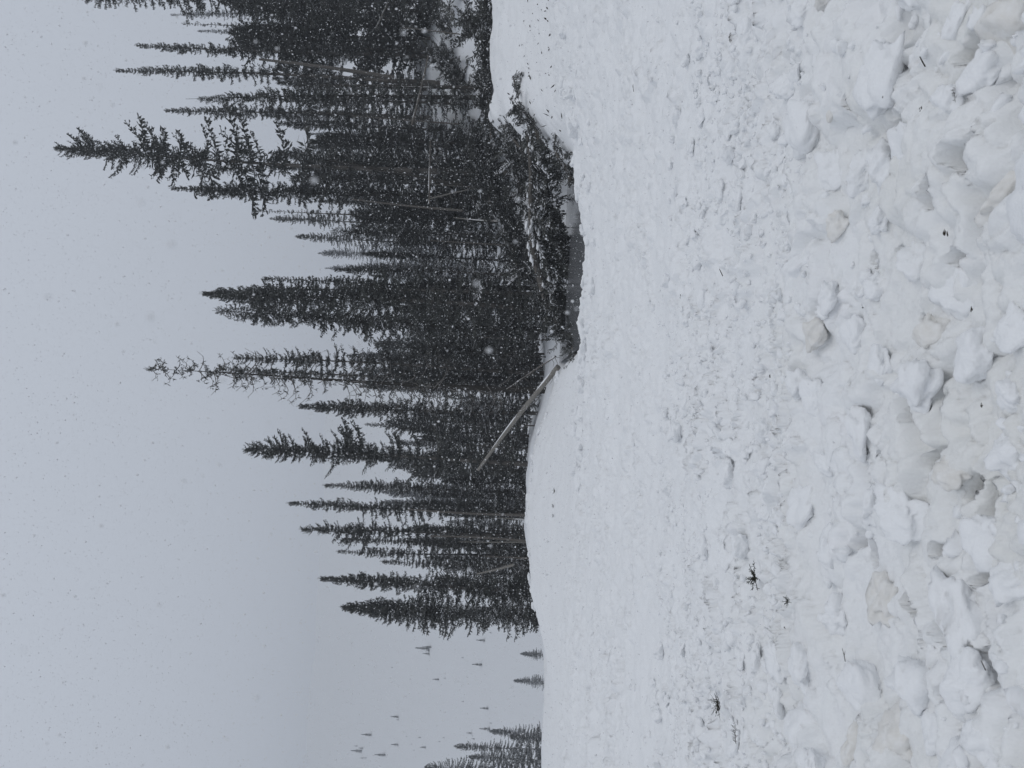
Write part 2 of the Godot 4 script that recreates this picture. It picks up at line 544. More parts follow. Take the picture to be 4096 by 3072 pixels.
func _ready() -> void:
	# ------------------------------------------------ camera, sky, light, exposure
	var cam := Camera3D.new()
	cam.name = "camera"
	var roll := deg_to_rad(2.2)
	var pitch := deg_to_rad(1.3)
	var ahead := Vector3(0, sin(pitch), -cos(pitch))
	var up := Vector3(0, cos(pitch), sin(pitch))
	var r := Vector3.RIGHT * cos(roll) + up * sin(roll)
	var u := Vector3.RIGHT * -sin(roll) + up * cos(roll)
	cam.transform = Transform3D(Basis(-u, r, -ahead), Vector3(0, 1.6, 0))  # held upright: the picture's right edge is down
	cam.fov = rad_to_deg(2.0 * atan(384.0 / 769.0))
	cam.near = 0.05
	cam.far = 4000.0
	var lens := CameraAttributesPhysical.new()  # a phone's small aperture: only flakes close to the lens blur
	lens.frustum_focal_length = 12.0 * 769.0 / 384.0
	lens.frustum_focus_distance = 14.0
	lens.frustum_near = 0.05
	lens.frustum_far = 4000.0
	lens.exposure_aperture = 6.3
	cam.attributes = lens
	add_child(cam)
	var env := Environment.new()
	env.background_mode = Environment.BG_SKY
	var psm := ProceduralSkyMaterial.new()
	psm.sky_top_color = Color(0.60, 0.635, 0.69).linear_to_srgb()
	psm.sky_horizon_color = Color(0.52, 0.563, 0.642).linear_to_srgb()
	psm.sky_curve = 4.5
	psm.ground_bottom_color = Color(0.42, 0.45, 0.5).linear_to_srgb()
	psm.ground_horizon_color = Color(0.52, 0.563, 0.642).linear_to_srgb()
	psm.sun_angle_max = 1.0
	var sky := Sky.new()
	sky.sky_material = psm
	env.sky = sky
	env.tonemap_mode = Environment.TONE_MAPPER_LINEAR
	env.tonemap_exposure = 1.06
	env.fog_enabled = true
	env.fog_density = 0.0012
	env.fog_light_color = Color(0.96, 0.98, 1.0)
	env.sdfgi_enabled = true
	env.ssao_enabled = true
	env.ssil_enabled = true
	var we := WorldEnvironment.new()
	we.name = "environment"
	we.environment = env
	add_child(we)
	var sun := DirectionalLight3D.new()
	sun.name = "sun"
	sun.light_energy = 0.15
	sun.light_angular_distance = 40.0
	sun.light_color = Color(1.0, 0.98, 0.95)
	sun.shadow_enabled = true
	sun.rotation_degrees = Vector3(-62, 35, 0)
	sun.sky_mode = DirectionalLight3D.SKY_MODE_LIGHT_ONLY
	add_child(sun)

	soft.seed = 11
	soft.noise_type = FastNoiseLite.TYPE_SIMPLEX_SMOOTH
	soft.frequency = 0.01
	soft.fractal_octaves = 3
	warp.seed = 5
	warp.noise_type = FastNoiseLite.TYPE_SIMPLEX_SMOOTH
	warp.frequency = 1.0
	warp.fractal_type = FastNoiseLite.FRACTAL_NONE
	for f in [edges, values]:
		f.seed = 3
		f.noise_type = FastNoiseLite.TYPE_CELLULAR
		f.frequency = 1.0
		f.fractal_type = FastNoiseLite.FRACTAL_NONE
		f.cellular_distance_function = FastNoiseLite.DISTANCE_EUCLIDEAN
		f.cellular_jitter = 1.0
	edges.cellular_return_type = FastNoiseLite.RETURN_DISTANCE2_SUB
	values.cellular_return_type = FastNoiseLite.RETURN_CELL_VALUE

	# ------------------------------------------------ materials
	M.snow = mat(Color(0.84, 0.848, 0.855), 0.85, true)
	M.snow.heightmap_enabled = false
	var fine := noise_texture(0.05, 5, Color(0.35, 0.35, 0.35), Color(0.75, 0.75, 0.75), 4)
	M.snow.heightmap_enabled = true
	M.snow.heightmap_texture = fine
	M.snow.heightmap_scale = 0.6
	M.snow.uv1_triplanar = true
	M.snow.uv1_world_triplanar = true
	M.snow.uv1_scale = Vector3.ONE * 2.3
	M.block = M.snow.duplicate()
	M.block.vertex_color_use_as_albedo = false
	M.block_grey = M.block.duplicate()
	M.block_grey.albedo_color = Color(0.835, 0.832, 0.82).linear_to_srgb()
	M.block_grey.albedo_texture = noise_texture(0.012, 4, Color(0.93, 0.92, 0.90), Color(1, 1, 1), 8)
	M.nugget = mat(Color(0.84, 0.848, 0.855), 0.85)
	M.flake = mat(Color(0.68, 0.685, 0.69), 0.9)
	M.needles = mat(Color(1, 1, 1), 0.8, true)
	M.twig = mat(Color(0.17, 0.16, 0.15), 0.9)
	M.bark_grey = mat(Color(0.20, 0.185, 0.17), 0.9)
	M.bark_dark = mat(Color(0.06, 0.055, 0.05), 0.9)
	M.bark_pale = mat(Color(0.36, 0.345, 0.32), 0.9)
	for k in ["bark_grey", "bark_dark", "bark_pale"]:
		M[k].albedo_texture = noise_texture(0.06, 4, Color(0.55, 0.54, 0.52), Color(1, 1, 1), 21)
		M[k].uv1_triplanar = true
		M[k].uv1_scale = Vector3(3.0, 0.5, 3.0)
	M.water = mat(Color(0.15, 0.153, 0.16), 0.17)
	M.water.metallic_specular = 0.5
	M.debris = mat(Color(0.035, 0.028, 0.02), 0.9)
	M.debris_green = mat(Color(0.045, 0.048, 0.036), 0.85)

	# ------------------------------------------------ the ground
	var rows := PackedFloat32Array()
	var d := 1.2
	while d < 50.0:
		rows.append(d)
		d += maxf(0.0095, 0.0054 * d) if d > 2.0 else 0.03
	var field := part("snow_field", grid_mesh(rows, 470, func(dd: float) -> Vector2: return Vector2(-2.4 - 0.62 * dd, 2.4 + 0.62 * dd), pitted, dirt, 0.42), M.snow, self)
	tag(field, "broken white snow thrown up in lumps in front of the forest", "", "", "structure")
	rows = PackedFloat32Array()
	d = -12.0
	while d < 640.0:
		rows.append(d)
		d += 0.5 if d < 60.0 else (1.2 if d < 110.0 else 6.0)
	var under := func(x: float, dd: float) -> float:
		var inside := smooth(0.0, 0.5, 1.8 + 0.6 * dd - absf(x)) * smooth(1.25, 1.9, dd) * smooth(50.0, 48.0, dd)
		return ground(x, dd) + 0.06 - 0.32 * inside + 0.12 * warp.get_noise_2d(x * 0.5, dd * 0.5) * smooth(70.0, 40.0, dd) * (1.0 - inside)
	var land := part("snowy_terrain", grid_mesh(rows, 260, func(dd: float) -> Vector2: return Vector2(-30.0 - 0.75 * absf(dd), 34.0 + 0.7 * absf(dd)), under, func(_x: float, _d: float) -> Color: return Color(0.955, 0.967, 0.985)), M.snow, self)
	tag(land, "smooth snow of the banks, valley and mountainside", "", "", "structure")
	var pool := PlaneMesh.new()
	pool.size = Vector2(21, 32)
	var pond := part("pond_water", pool, M.water, self)
	pond.position = Vector3(12.0, -0.30, -41.5)
	tag(pond, "still grey water of a pond in the hollow behind the snow field", "", "", "structure")

	# ------------------------------------------------ conifers
	for kind in ["plain", "open", "droop", "frosted"]:
		protos[kind] = []
		for k in 6: protos[kind].append(make_bough(100 + k + kind.length() * 13, kind, 0.0 if k < 4 else 0.95))
	var heroes := [
	[29.21, 58.00, 41.13, -0.48, 1.89, "dense", "tall dark spruce cut off at the hill end of the forest, bushy to its foot"],
	[56.16, 118.00, 59.67, -0.84, 1.56, "frosted", "pale fog-grey spire between the edge spruce and the next dark spire, taller of two"],
	[56.48, 124.00, 57.95, -0.93, 1.34, "frosted", "pale fog-grey spire, shorter and fainter of the two near the forest's hill end"],
	[36.83, 80.00, 39.60, -0.35, 0.96, "sparse", "thin half-bare conifer standing just before the two fog-grey spires"],
	[27.92, 66.00, 37.11, 0.37, 1.35, "spire", "narrow dark spire on the hill side of the tallest needle-thin spruce, even sides"],
	[24.45, 63.00, 37.19, 0.27, 1.37, "spire", "needle-thin tall spruce with a small bushy knot below its tip"],
	[20.05, 54.00, 26.78, -0.74, 1.37, "broken", "dark conifer with a bare snapped stick for a top and ragged tufts"],
	[23.28, 68.00, 35.36, 0.06, 1.56, "spire", "regular pointed spruce between the snapped top and the giant spruce"],
	[15.81, 58.00, 38.58, 0.88, 2.58, "open", "giant spruce, tallest of all, with long separate side boughs and open gaps"],
	[14.41, 60.00, 30.71, 0.15, 1.44, "dense", "dense dark spruce pressed against the valley flank of the giant spruce"],
	[16.08, 74.00, 28.79, -0.23, 1.07, "sparse", "thin twiggy conifer with a crooked tip on the valley side of the giant spruce"],
	[23.46, 115.00, 41.84, -0.09, 2.08, "spire", "grey slender spruce, upper of the fading trees on the valley side of the giant spruce"],
	[21.59, 120.00, 39.38, 0.17, 2.46, "snowy", "grey spruce with loose sides in the middle of the fading slope of trees"],
	[24.83, 150.00, 44.32, -0.56, 2.71, "frosted", "pale snow-dusted spruce low in the notch of the skyline"],
	[23.79, 160.00, 45.49, -0.95, 2.50, "frosted", "palest snow-dusted spruce just beside the black bushy spruce"],
	[7.80, 62.00, 23.67, -0.11, 0.97, "spire", "slim grey companion on the hill flank of the black bushy spruce"],
	[7.04, 60.00, 24.44, -0.30, 0.79, "spire", "small slim spire half hidden behind the tip of the black bushy spruce"],
	[4.91, 50.00, 23.59, 0.27, 1.81, "dense", "black bushy spruce, darkest and nearest, long boughs reaching toward the hill"],
	[3.87, 54.00, 24.20, 0.41, 2.15, "droop", "dark spruce with curved drooping boughs toward the valley beside the black spruce"],
	[0.94, 62.00, 26.00, 0.27, 1.27, "open", "pointed spruce just behind the bare lichen tree"],
	[0.51, 64.00, 27.89, -0.20, 0.92, "spire", "slim spire peeking over the shoulder of the bare lichen tree"],
	[-0.34, 52.00, 27.94, 0.31, 2.19, "dead", "tall half-dead tree with a long grey trunk and curled lichen-hung branches"],
	[5.07, 150.00, 35.26, -0.10, 2.35, "spire", "small grey spire deep in the gap on the hill side of the bare lichen tree"],
	[-2.05, 56.00, 18.61, -0.27, 1.48, "snowy", "snow-dusted bushy spruce leaning on the valley side of the bare lichen tree"],
	[-6.24, 105.00, 24.15, 0.03, 1.90, "spire", "grey spire rising between the lichen tree and the forked-looking spruce"],
	[-5.61, 54.00, 21.84, 0.21, 1.50, "open", "open spruce with up-pointing tufted boughs, tallest of the valley half"],
	[-9.32, 66.00, 19.18, -0.12, 1.27, "snowy", "frosted slim spruce on the valley side of the open tufted spruce"],
	[-9.65, 58.00, 19.72, -0.05, 1.26, "spire", "straight dark spire with a pale trunk below, beside the frosted slim spruce"],
	[-11.59, 59.00, 18.98, -0.31, 1.21, "open", "dark ragged spire with one-sided tufts in the valley part of the forest"],
	[-13.27, 64.00, 17.10, -0.39, 0.77, "spire", "thin short spire beside the ragged one-sided spire"],
	[-15.97, 72.00, 19.23, -0.33, 1.30, "spire", "soft grey spire behind the short thin spire"],
	[-16.36, 70.00, 14.66, -0.27, 1.18, "snowy", "low frosted spruce in the gap before the last two spires"],
	[-15.04, 56.00, 16.59, 0.18, 1.42, "spire", "last but one spire at the valley end of the forest, regular and full"],
	[-16.49, 55.00, 14.64, 0.04, 1.66, "dense", "full dark spruce at the valley end of the forest, facing the open valley"],
	[-16.13, 54.00, 5.66, -0.03, 1.30, "snowy", "short snow-dusted young spruce at the valley foot of the forest"],
	[-72.79, 160.00, 7.27, 0.33, 2.50, "frosted", "fog-grey young spruce on the hill side of the small valley clump"],
	[-77.84, 165.00, 15.08, -0.44, 2.98, "snowy", "grey snowy spruce in the small valley clump, middle one"],
	[-82.20, 165.00, 21.19, -0.76, 4.97, "snowy", "tallest grey snowy spruce of the valley clump, at the picture's edge"],
	[-78.76, 162.00, 11.62, -0.29, 3.32, "snowy", "low snowy spruce between the two taller ones of the valley clump"],
	[-71.07, 155.00, 2.95, -0.04, 2.61, "snowy", "bushy snowy shrub-like spruce at the foot of the valley clump"],
	[-71.70, 205.00, 1.52, -0.04, 1.97, "frosted", "small lone spruce in the open valley, on the valley side of the forest end"],
	[-78.85, 205.00, 2.97, -0.12, 2.22, "frosted", "small lone spruce farther out in the open valley, slightly taller"],
	]
	var k := 0
	for a in heroes:
		var x: float = a[0]
		var dd: float = a[1]
		var h: float = a[2] - ground(x, dd)
		var style: String = a[5]
		var bare := 0.03
		if dd < 70.0: bare = 0.05
		if style == "dead": bare = 0.3
		if dd > 110.0: bare = 0.02
		var made := make_conifer(500 + k, h, a[4] * (1.12 if style in ["open", "dense"] else 1.25), style, Vector3(a[3], 0, 0), bare, 1.4 if dd < 57.0 else (1.85 if dd < 70.0 else 2.4))
		plant_tree("bare_tree" if style == "dead" else "spruce_tree", made, a[6], x, dd, 1.0, 0.0, "", M.bark_grey if k % 3 else M.bark_dark, dd < 90.0)
		k += 1
	var stock := []
	for i in 8:
		stock.append(make_conifer(900 + i, 20.0, [2.3, 2.6, 2.1, 3.0, 2.4, 2.3, 2.7, 2.5][i], ["spire", "dense", "snowy", "open", "spire", "droop", "frosted", "snowy"][i], Vector3(0.5 * sin(i * 2.0), 0, 0), 0.02, 1.7))
	var filler := [
	[34.7, 65.5, 25.5, 0.08, 1, "tall dark bushy spruce crowded behind the edge spruce"],
	[3.5, 123.1, 31.4, -0.23, 2, "mid-height snow-dusted spruce crowded far behind the pointed spruce behind the lichen tree"],
	[48.2, 142.4, 53.4, -0.04, 6, "tall frosted spruce crowded far behind the regular pointed spruce"],
	[-11.0, 67.6, 11.7, -0.13, 1, "low dark bushy spruce crowded behind the straight dark spire with the pale trunk"],
	[13.5, 91.8, 22.9, -0.11, 6, "mid-height frosted spruce crowded far behind the slim grey companion of the black spruce"],
	[49.5, 108.3, 41.2, 0.07, 4, "tall dark slender spruce crowded far behind the narrow even-sided spruce"],
	[-3.1, 69.9, 8.9, -0.07, 1, "low dark bushy spruce crowded behind the leaning snow-dusted spruce"],
	[29.5, 111.2, 34.5, -0.08, 6, "tall frosted spruce crowded far behind the dense spruce flanking the giant"],
	[-18.0, 76.3, 8.4, -0.11, 2, "low snow-dusted spruce crowded behind the low frosted spruce"],
	[4.3, 58.5, 16.2, -0.10, 0, "mid-height dark spruce crowded behind the drooping dark spruce"],
	[46.8, 121.9, 43.5, 0.01, 7, "tall snow-dusted spruce crowded far behind the snapped-top conifer"],
	[-14.0, 118.7, 20.0, -0.21, 2, "low snow-dusted spruce crowded far behind the frosted slim spruce"],
	[11.7, 61.0, 18.0, -0.07, 5, "mid-height drooping spruce crowded before the grey loose-sided spruce"],
	[39.3, 78.3, 31.3, 0.09, 2, "tall snow-dusted spruce crowded behind the edge spruce"],
	[0.0, 78.8, 18.4, -0.14, 7, "mid-height snow-dusted spruce crowded behind the lichen-hung bare tree"],
	[18.0, 58.0, 18.7, -0.02, 1, "tall dark bushy spruce crowded beside the giant spruce"],
	[-14.5, 75.9, 13.1, -0.16, 0, "low dark spruce crowded behind the ragged one-sided spire"],
	[17.0, 143.5, 32.8, -0.18, 7, "mid-height snow-dusted spruce crowded far behind the black bushy spruce"],
	[28.2, 65.7, 23.8, 0.03, 0, "tall dark spruce crowded beside the narrow even-sided spruce"],
	[-5.2, 71.9, 12.1, -0.11, 0, "low dark spruce crowded behind the open tufted spruce"],
	[25.5, 107.5, 29.2, -0.08, 2, "mid-height snow-dusted spruce crowded far behind the dense spruce flanking the giant"],
	[-16.3, 61.4, 8.4, -0.11, 4, "low dark slender spruce crowded behind the last but one spire"],
	[4.9, 107.1, 23.6, -0.16, 3, "mid-height open-branched spruce crowded far behind the pointed spruce behind the lichen tree"],
	[37.4, 105.0, 30.0, -0.01, 6, "mid-height frosted spruce crowded far behind the regular pointed spruce"],
	[-9.5, 65.3, 10.4, -0.11, 4, "low dark slender spruce crowded beside the frosted slim spruce"],
	[19.7, 120.3, 29.0, -0.13, 2, "mid-height snow-dusted spruce crowded far behind the pale notch spruce"],
	[38.6, 81.3, 32.9, 0.07, 7, "tall snow-dusted spruce crowded behind the edge spruce (valley side)"],
	[-1.6, 59.2, 7.4, -0.05, 5, "low drooping spruce crowded behind the leaning snow-dusted spruce"],
	[22.5, 79.8, 27.2, -0.05, 6, "tall frosted spruce crowded behind the giant spruce"],
	[-22.3, 101.8, 9.1, -0.12, 7, "low snow-dusted spruce crowded far behind the low frosted spruce"],
	[5.4, 59.6, 12.6, -0.07, 1, "low dark bushy spruce crowded behind the drooping dark spruce"],
	[56.4, 140.7, 45.8, 0.03, 3, "tall open-branched spruce crowded far behind the needle-thin tall spruce"],
	[-7.6, 75.3, 16.9, -0.17, 1, "mid-height dark bushy spruce crowded behind the open tufted spruce"],
	[14.5, 69.1, 18.0, -0.06, 3, "mid-height open-branched spruce crowded before the fading grey spruce"],
	[40.3, 77.6, 29.9, 0.09, 7, "tall snow-dusted spruce crowded behind the edge spruce (uphill side)"],
	[2.0, 116.5, 28.3, -0.22, 7, "mid-height snow-dusted spruce crowded far behind the pointed spruce behind the lichen tree (valley side)"],
	[20.6, 62.9, 23.3, -0.02, 0, "tall dark spruce crowded before the regular pointed spruce"],
	[-11.9, 68.4, 8.6, -0.10, 0, "low dark spruce crowded behind the straight dark spire with the pale trunk"],
	[14.1, 104.0, 23.9, -0.12, 4, "mid-height dark slender spruce crowded far behind the slim grey companion of the black spruce"],
	[29.9, 67.0, 29.2, 0.05, 3, "tall open-branched spruce crowded beside the narrow even-sided spruce"],
	[-5.2, 92.9, 18.8, -0.17, 3, "low open-branched spruce crowded far behind the leaning snow-dusted spruce"],
	[35.3, 138.6, 45.8, -0.11, 2, "tall snow-dusted spruce crowded far behind the dense spruce flanking the giant"],
	[-15.0, 60.8, 3.9, -0.04, 0, "low dark spruce crowded behind the last but one spire"],
	[7.1, 112.7, 19.9, -0.13, 3, "low open-branched spruce crowded far behind the drooping dark spruce"],
	[45.5, 122.0, 38.2, 0.00, 3, "tall open-branched spruce crowded far behind the snapped-top conifer"],
	[-7.7, 59.8, 8.0, -0.08, 3, "low open-branched spruce crowded before the frosted slim spruce"],
	[12.0, 66.3, 13.9, -0.05, 1, "low dark bushy spruce crowded before the grey loose-sided spruce"],
	[63.1, 128.3, 56.3, 0.14, 7, "tall snow-dusted spruce crowded far behind the edge spruce"],
	[-0.7, 67.8, 16.9, -0.13, 0, "mid-height dark spruce crowded behind the lichen-hung bare tree"],
	[35.7, 119.0, 37.6, -0.06, 3, "tall open-branched spruce crowded far behind the giant spruce"],
	[-23.7, 117.4, 19.1, -0.24, 7, "low snow-dusted spruce crowded far behind the ragged one-sided spire"],
	[6.7, 62.4, 17.1, -0.09, 5, "mid-height drooping spruce crowded behind the black bushy spruce"],
	[42.9, 102.5, 33.9, 0.03, 6, "tall frosted spruce crowded far behind the narrow even-sided spruce"],
	[-9.3, 111.6, 21.8, -0.22, 2, "low snow-dusted spruce crowded far behind the open tufted spruce"],
	[14.3, 63.3, 15.5, -0.04, 1, "mid-height dark bushy spruce crowded before the crooked-tip conifer"],
	[-18.9, 68.6, 5.7, -0.07, 1, "low dark bushy spruce crowded behind the last but one spire"],
	[4.3, 124.2, 25.3, -0.18, 2, "low snow-dusted spruce crowded far behind the pointed spruce behind the lichen tree"],
	[23.6, 68.5, 23.6, -0.01, 0, "tall dark spruce crowded beside the regular pointed spruce"],
	[-21.3, 135.8, 27.3, -0.32, 7, "low snow-dusted spruce crowded far behind the straight dark spire with the pale trunk"],
	[16.2, 105.5, 18.5, -0.08, 7, "low snow-dusted spruce crowded far behind the pale notch spruce"],
	[31.4, 67.7, 25.2, 0.05, 5, "tall drooping spruce crowded beside the narrow even-sided spruce"],
	[-5.2, 136.2, 17.5, -0.15, 7, "low snow-dusted spruce crowded far behind the leaning snow-dusted spruce"],
	[25.1, 92.4, 34.1, -0.07, 7, "tall snow-dusted spruce crowded far behind the giant spruce"],
	[-13.5, 58.6, 9.2, -0.11, 0, "low dark spruce crowded before the low frosted spruce"],
	[10.2, 127.4, 25.0, -0.16, 6, "low frosted spruce crowded far behind the drooping dark spruce"],
	[46.6, 119.5, 43.6, 0.02, 7, "tall snow-dusted spruce crowded far behind the needle-thin tall spruce"],
	[-7.4, 65.9, 13.6, -0.14, 5, "low drooping spruce crowded behind the open tufted spruce"],
	[28.4, 143.2, 34.9, -0.13, 3, "mid-height open-branched spruce crowded far behind the fading grey spruce"],
	[55.0, 108.2, 48.2, 0.14, 3, "tall open-branched spruce crowded far behind the edge spruce"],
	[0.4, 62.9, 13.5, -0.10, 1, "low dark bushy spruce crowded behind the lichen-hung bare tree"],
	[38.4, 121.0, 38.2, -0.04, 6, "tall frosted spruce crowded far behind the giant spruce"],
	[-27.1, 146.4, 16.7, -0.21, 7, "low snow-dusted spruce crowded far behind the ragged one-sided spire (uphill side)"],
	[8.1, 64.3, 13.1, -0.06, 1, "low dark bushy spruce crowded beside the slim grey companion of the black spruce"],
	[30.0, 69.0, 29.9, 0.04, 3, "tall open-branched spruce crowded beside the narrow even-sided spruce (uphill side)"],
	[-4.5, 67.3, 13.0, -0.12, 4, "low dark slender spruce crowded behind the open tufted spruce"],
	[14.9, 61.0, 22.3, -0.06, 0, "tall dark spruce crowded beside the dense spruce flanking the giant"],
	[-16.6, 64.3, 9.0, -0.12, 3, "low open-branched spruce crowded behind the last but one spire"],
	[4.0, 76.6, 12.2, -0.08, 7, "low snow-dusted spruce crowded behind the pointed spruce behind the lichen tree"],
	[21.1, 58.3, 21.3, -0.00, 0, "tall dark spruce crowded behind the snapped-top conifer"],
	[-20.4, 146.3, 22.7, -0.26, 6, "low frosted spruce crowded far behind the frosted slim spruce"],
	[19.3, 112.9, 22.9, -0.10, 2, "low snow-dusted spruce crowded far behind the pale notch spruce (uphill side)"],
	[31.2, 64.9, 29.3, 0.07, 1, "tall dark bushy spruce crowded behind the edge spruce (valley side)"],
	[-2.9, 138.7, 17.2, -0.14, 4, "low dark slender spruce crowded far behind the leaning snow-dusted spruce"],
	[20.0, 69.2, 25.9, -0.04, 0, "tall dark spruce crowded behind the giant spruce"],
	[-13.2, 61.8, 11.0, -0.13, 0, "low dark spruce crowded before the low frosted spruce (uphill side)"],
	[11.1, 113.9, 23.1, -0.13, 7, "low snow-dusted spruce crowded far behind the black bushy spruce"],
	[50.7, 124.4, 42.3, 0.03, 6, "tall frosted spruce crowded far behind the needle-thin tall spruce"],
	[-6.3, 67.2, 10.4, -0.10, 1, "low dark bushy spruce crowded behind the open tufted spruce"],
	[17.0, 78.6, 20.7, -0.07, 3, "mid-height open-branched spruce crowded behind the crooked-tip conifer"],
	[57.5, 109.3, 44.5, 0.15, 2, "tall snow-dusted spruce crowded far behind the edge spruce (uphill side)"],
	[1.6, 65.9, 15.6, -0.11, 2, "mid-height snow-dusted spruce crowded behind the pointed spruce behind the lichen tree"],
	[42.4, 126.9, 38.1, -0.03, 4, "mid-height dark slender spruce crowded far behind the regular pointed spruce"],
	[-22.5, 134.5, 16.1, -0.19, 7, "low snow-dusted spruce crowded far behind the straight dark spire with the pale trunk (valley side)"],
	[8.5, 59.9, 17.3, -0.08, 2, "mid-height snow-dusted spruce crowded beside the slim grey companion of the black spruce"],
	[55.1, 121.7, 49.5, 0.09, 2, "tall snow-dusted spruce crowded far behind the narrow even-sided spruce"],
	[-6.5, 132.8, 21.1, -0.19, 2, "low snow-dusted spruce crowded far behind the leaning snow-dusted spruce (valley side)"],
	[16.6, 63.5, 22.5, -0.05, 5, "tall drooping spruce crowded behind the dense spruce flanking the giant"],
	[-17.4, 72.5, 9.6, -0.12, 1, "low dark bushy spruce crowded beside the low frosted spruce"],
	[5.2, 74.6, 15.0, -0.09, 0, "low dark spruce crowded behind the drooping dark spruce"],
	[25.8, 68.0, 25.2, 0.00, 4, "tall dark slender spruce crowded behind the snapped-top conifer"],
	[-11.6, 95.2, 15.7, -0.17, 3, "low open-branched spruce crowded far behind the frosted slim spruce"],
	[15.4, 81.8, 20.6, -0.08, 2, "mid-height snow-dusted spruce crowded before the grey loose-sided spruce"],
	[31.6, 63.5, 29.4, 0.08, 4, "tall dark slender spruce crowded behind the edge spruce"],
	[-0.5, 121.7, 24.1, -0.20, 6, "low frosted spruce crowded far behind the lichen-hung bare tree"],
	[21.7, 71.0, 23.1, -0.03, 1, "tall dark bushy spruce crowded behind the giant spruce"],
	[-11.6, 59.6, 11.2, -0.13, 0, "low dark spruce crowded beside the ragged one-sided spire"],
	[8.5, 74.4, 20.9, -0.11, 1, "mid-height dark bushy spruce crowded behind the black bushy spruce"],
	[55.9, 131.7, 52.1, 0.06, 7, "tall snow-dusted spruce crowded far behind the narrow even-sided spruce (valley side)"],
	[-5.2, 68.0, 11.3, -0.10, 0, "low dark spruce crowded behind the open tufted spruce (uphill side)"],
	[18.2, 78.0, 24.1, -0.07, 4, "mid-height dark slender spruce crowded behind the crooked-tip conifer"],
	[-17.7, 66.0, 6.7, -0.09, 1, "low dark bushy spruce crowded behind the last but one spire (valley side)"],
	[2.4, 59.2, 11.0, -0.07, 3, "low open-branched spruce crowded beside the pointed spruce behind the lichen tree"],
	[46.6, 132.5, 39.2, -0.02, 6, "mid-height frosted spruce crowded far behind the regular pointed spruce (uphill side)"],
	[-15.4, 102.7, 21.1, -0.24, 6, "low frosted spruce crowded far behind the straight dark spire with the pale trunk"],
	[10.7, 67.1, 16.8, -0.07, 4, "mid-height dark slender spruce crowded before the pale notch spruce"],
	[39.0, 83.0, 32.2, 0.07, 2, "tall snow-dusted spruce crowded behind the narrow even-sided spruce"],
	[-3.7, 117.0, 12.9, -0.11, 6, "low frosted spruce crowded far behind the leaning snow-dusted spruce"],
	[16.8, 60.2, 20.2, -0.04, 5, "tall drooping spruce crowded beside the giant spruce"]
	]
	k = 0
	for a in filler:
		var x: float = a[0]
		var dd: float = a[1]
		var h: float = maxf(5.0, a[2] - ground(x, dd))
		var which: int = a[4]
		plant_tree("spruce_tree", stock[which], a[5], x, dd, h / 20.0, k * 1.7, "spruces crowded inside the forest", M.bark_grey, dd < 75.0)
		k += 1
	var tiny := []
	for i in 3: tiny.append(make_conifer(950 + i, 8.0, 1.1, "frosted", Vector3.ZERO, 0.02, 2.2))
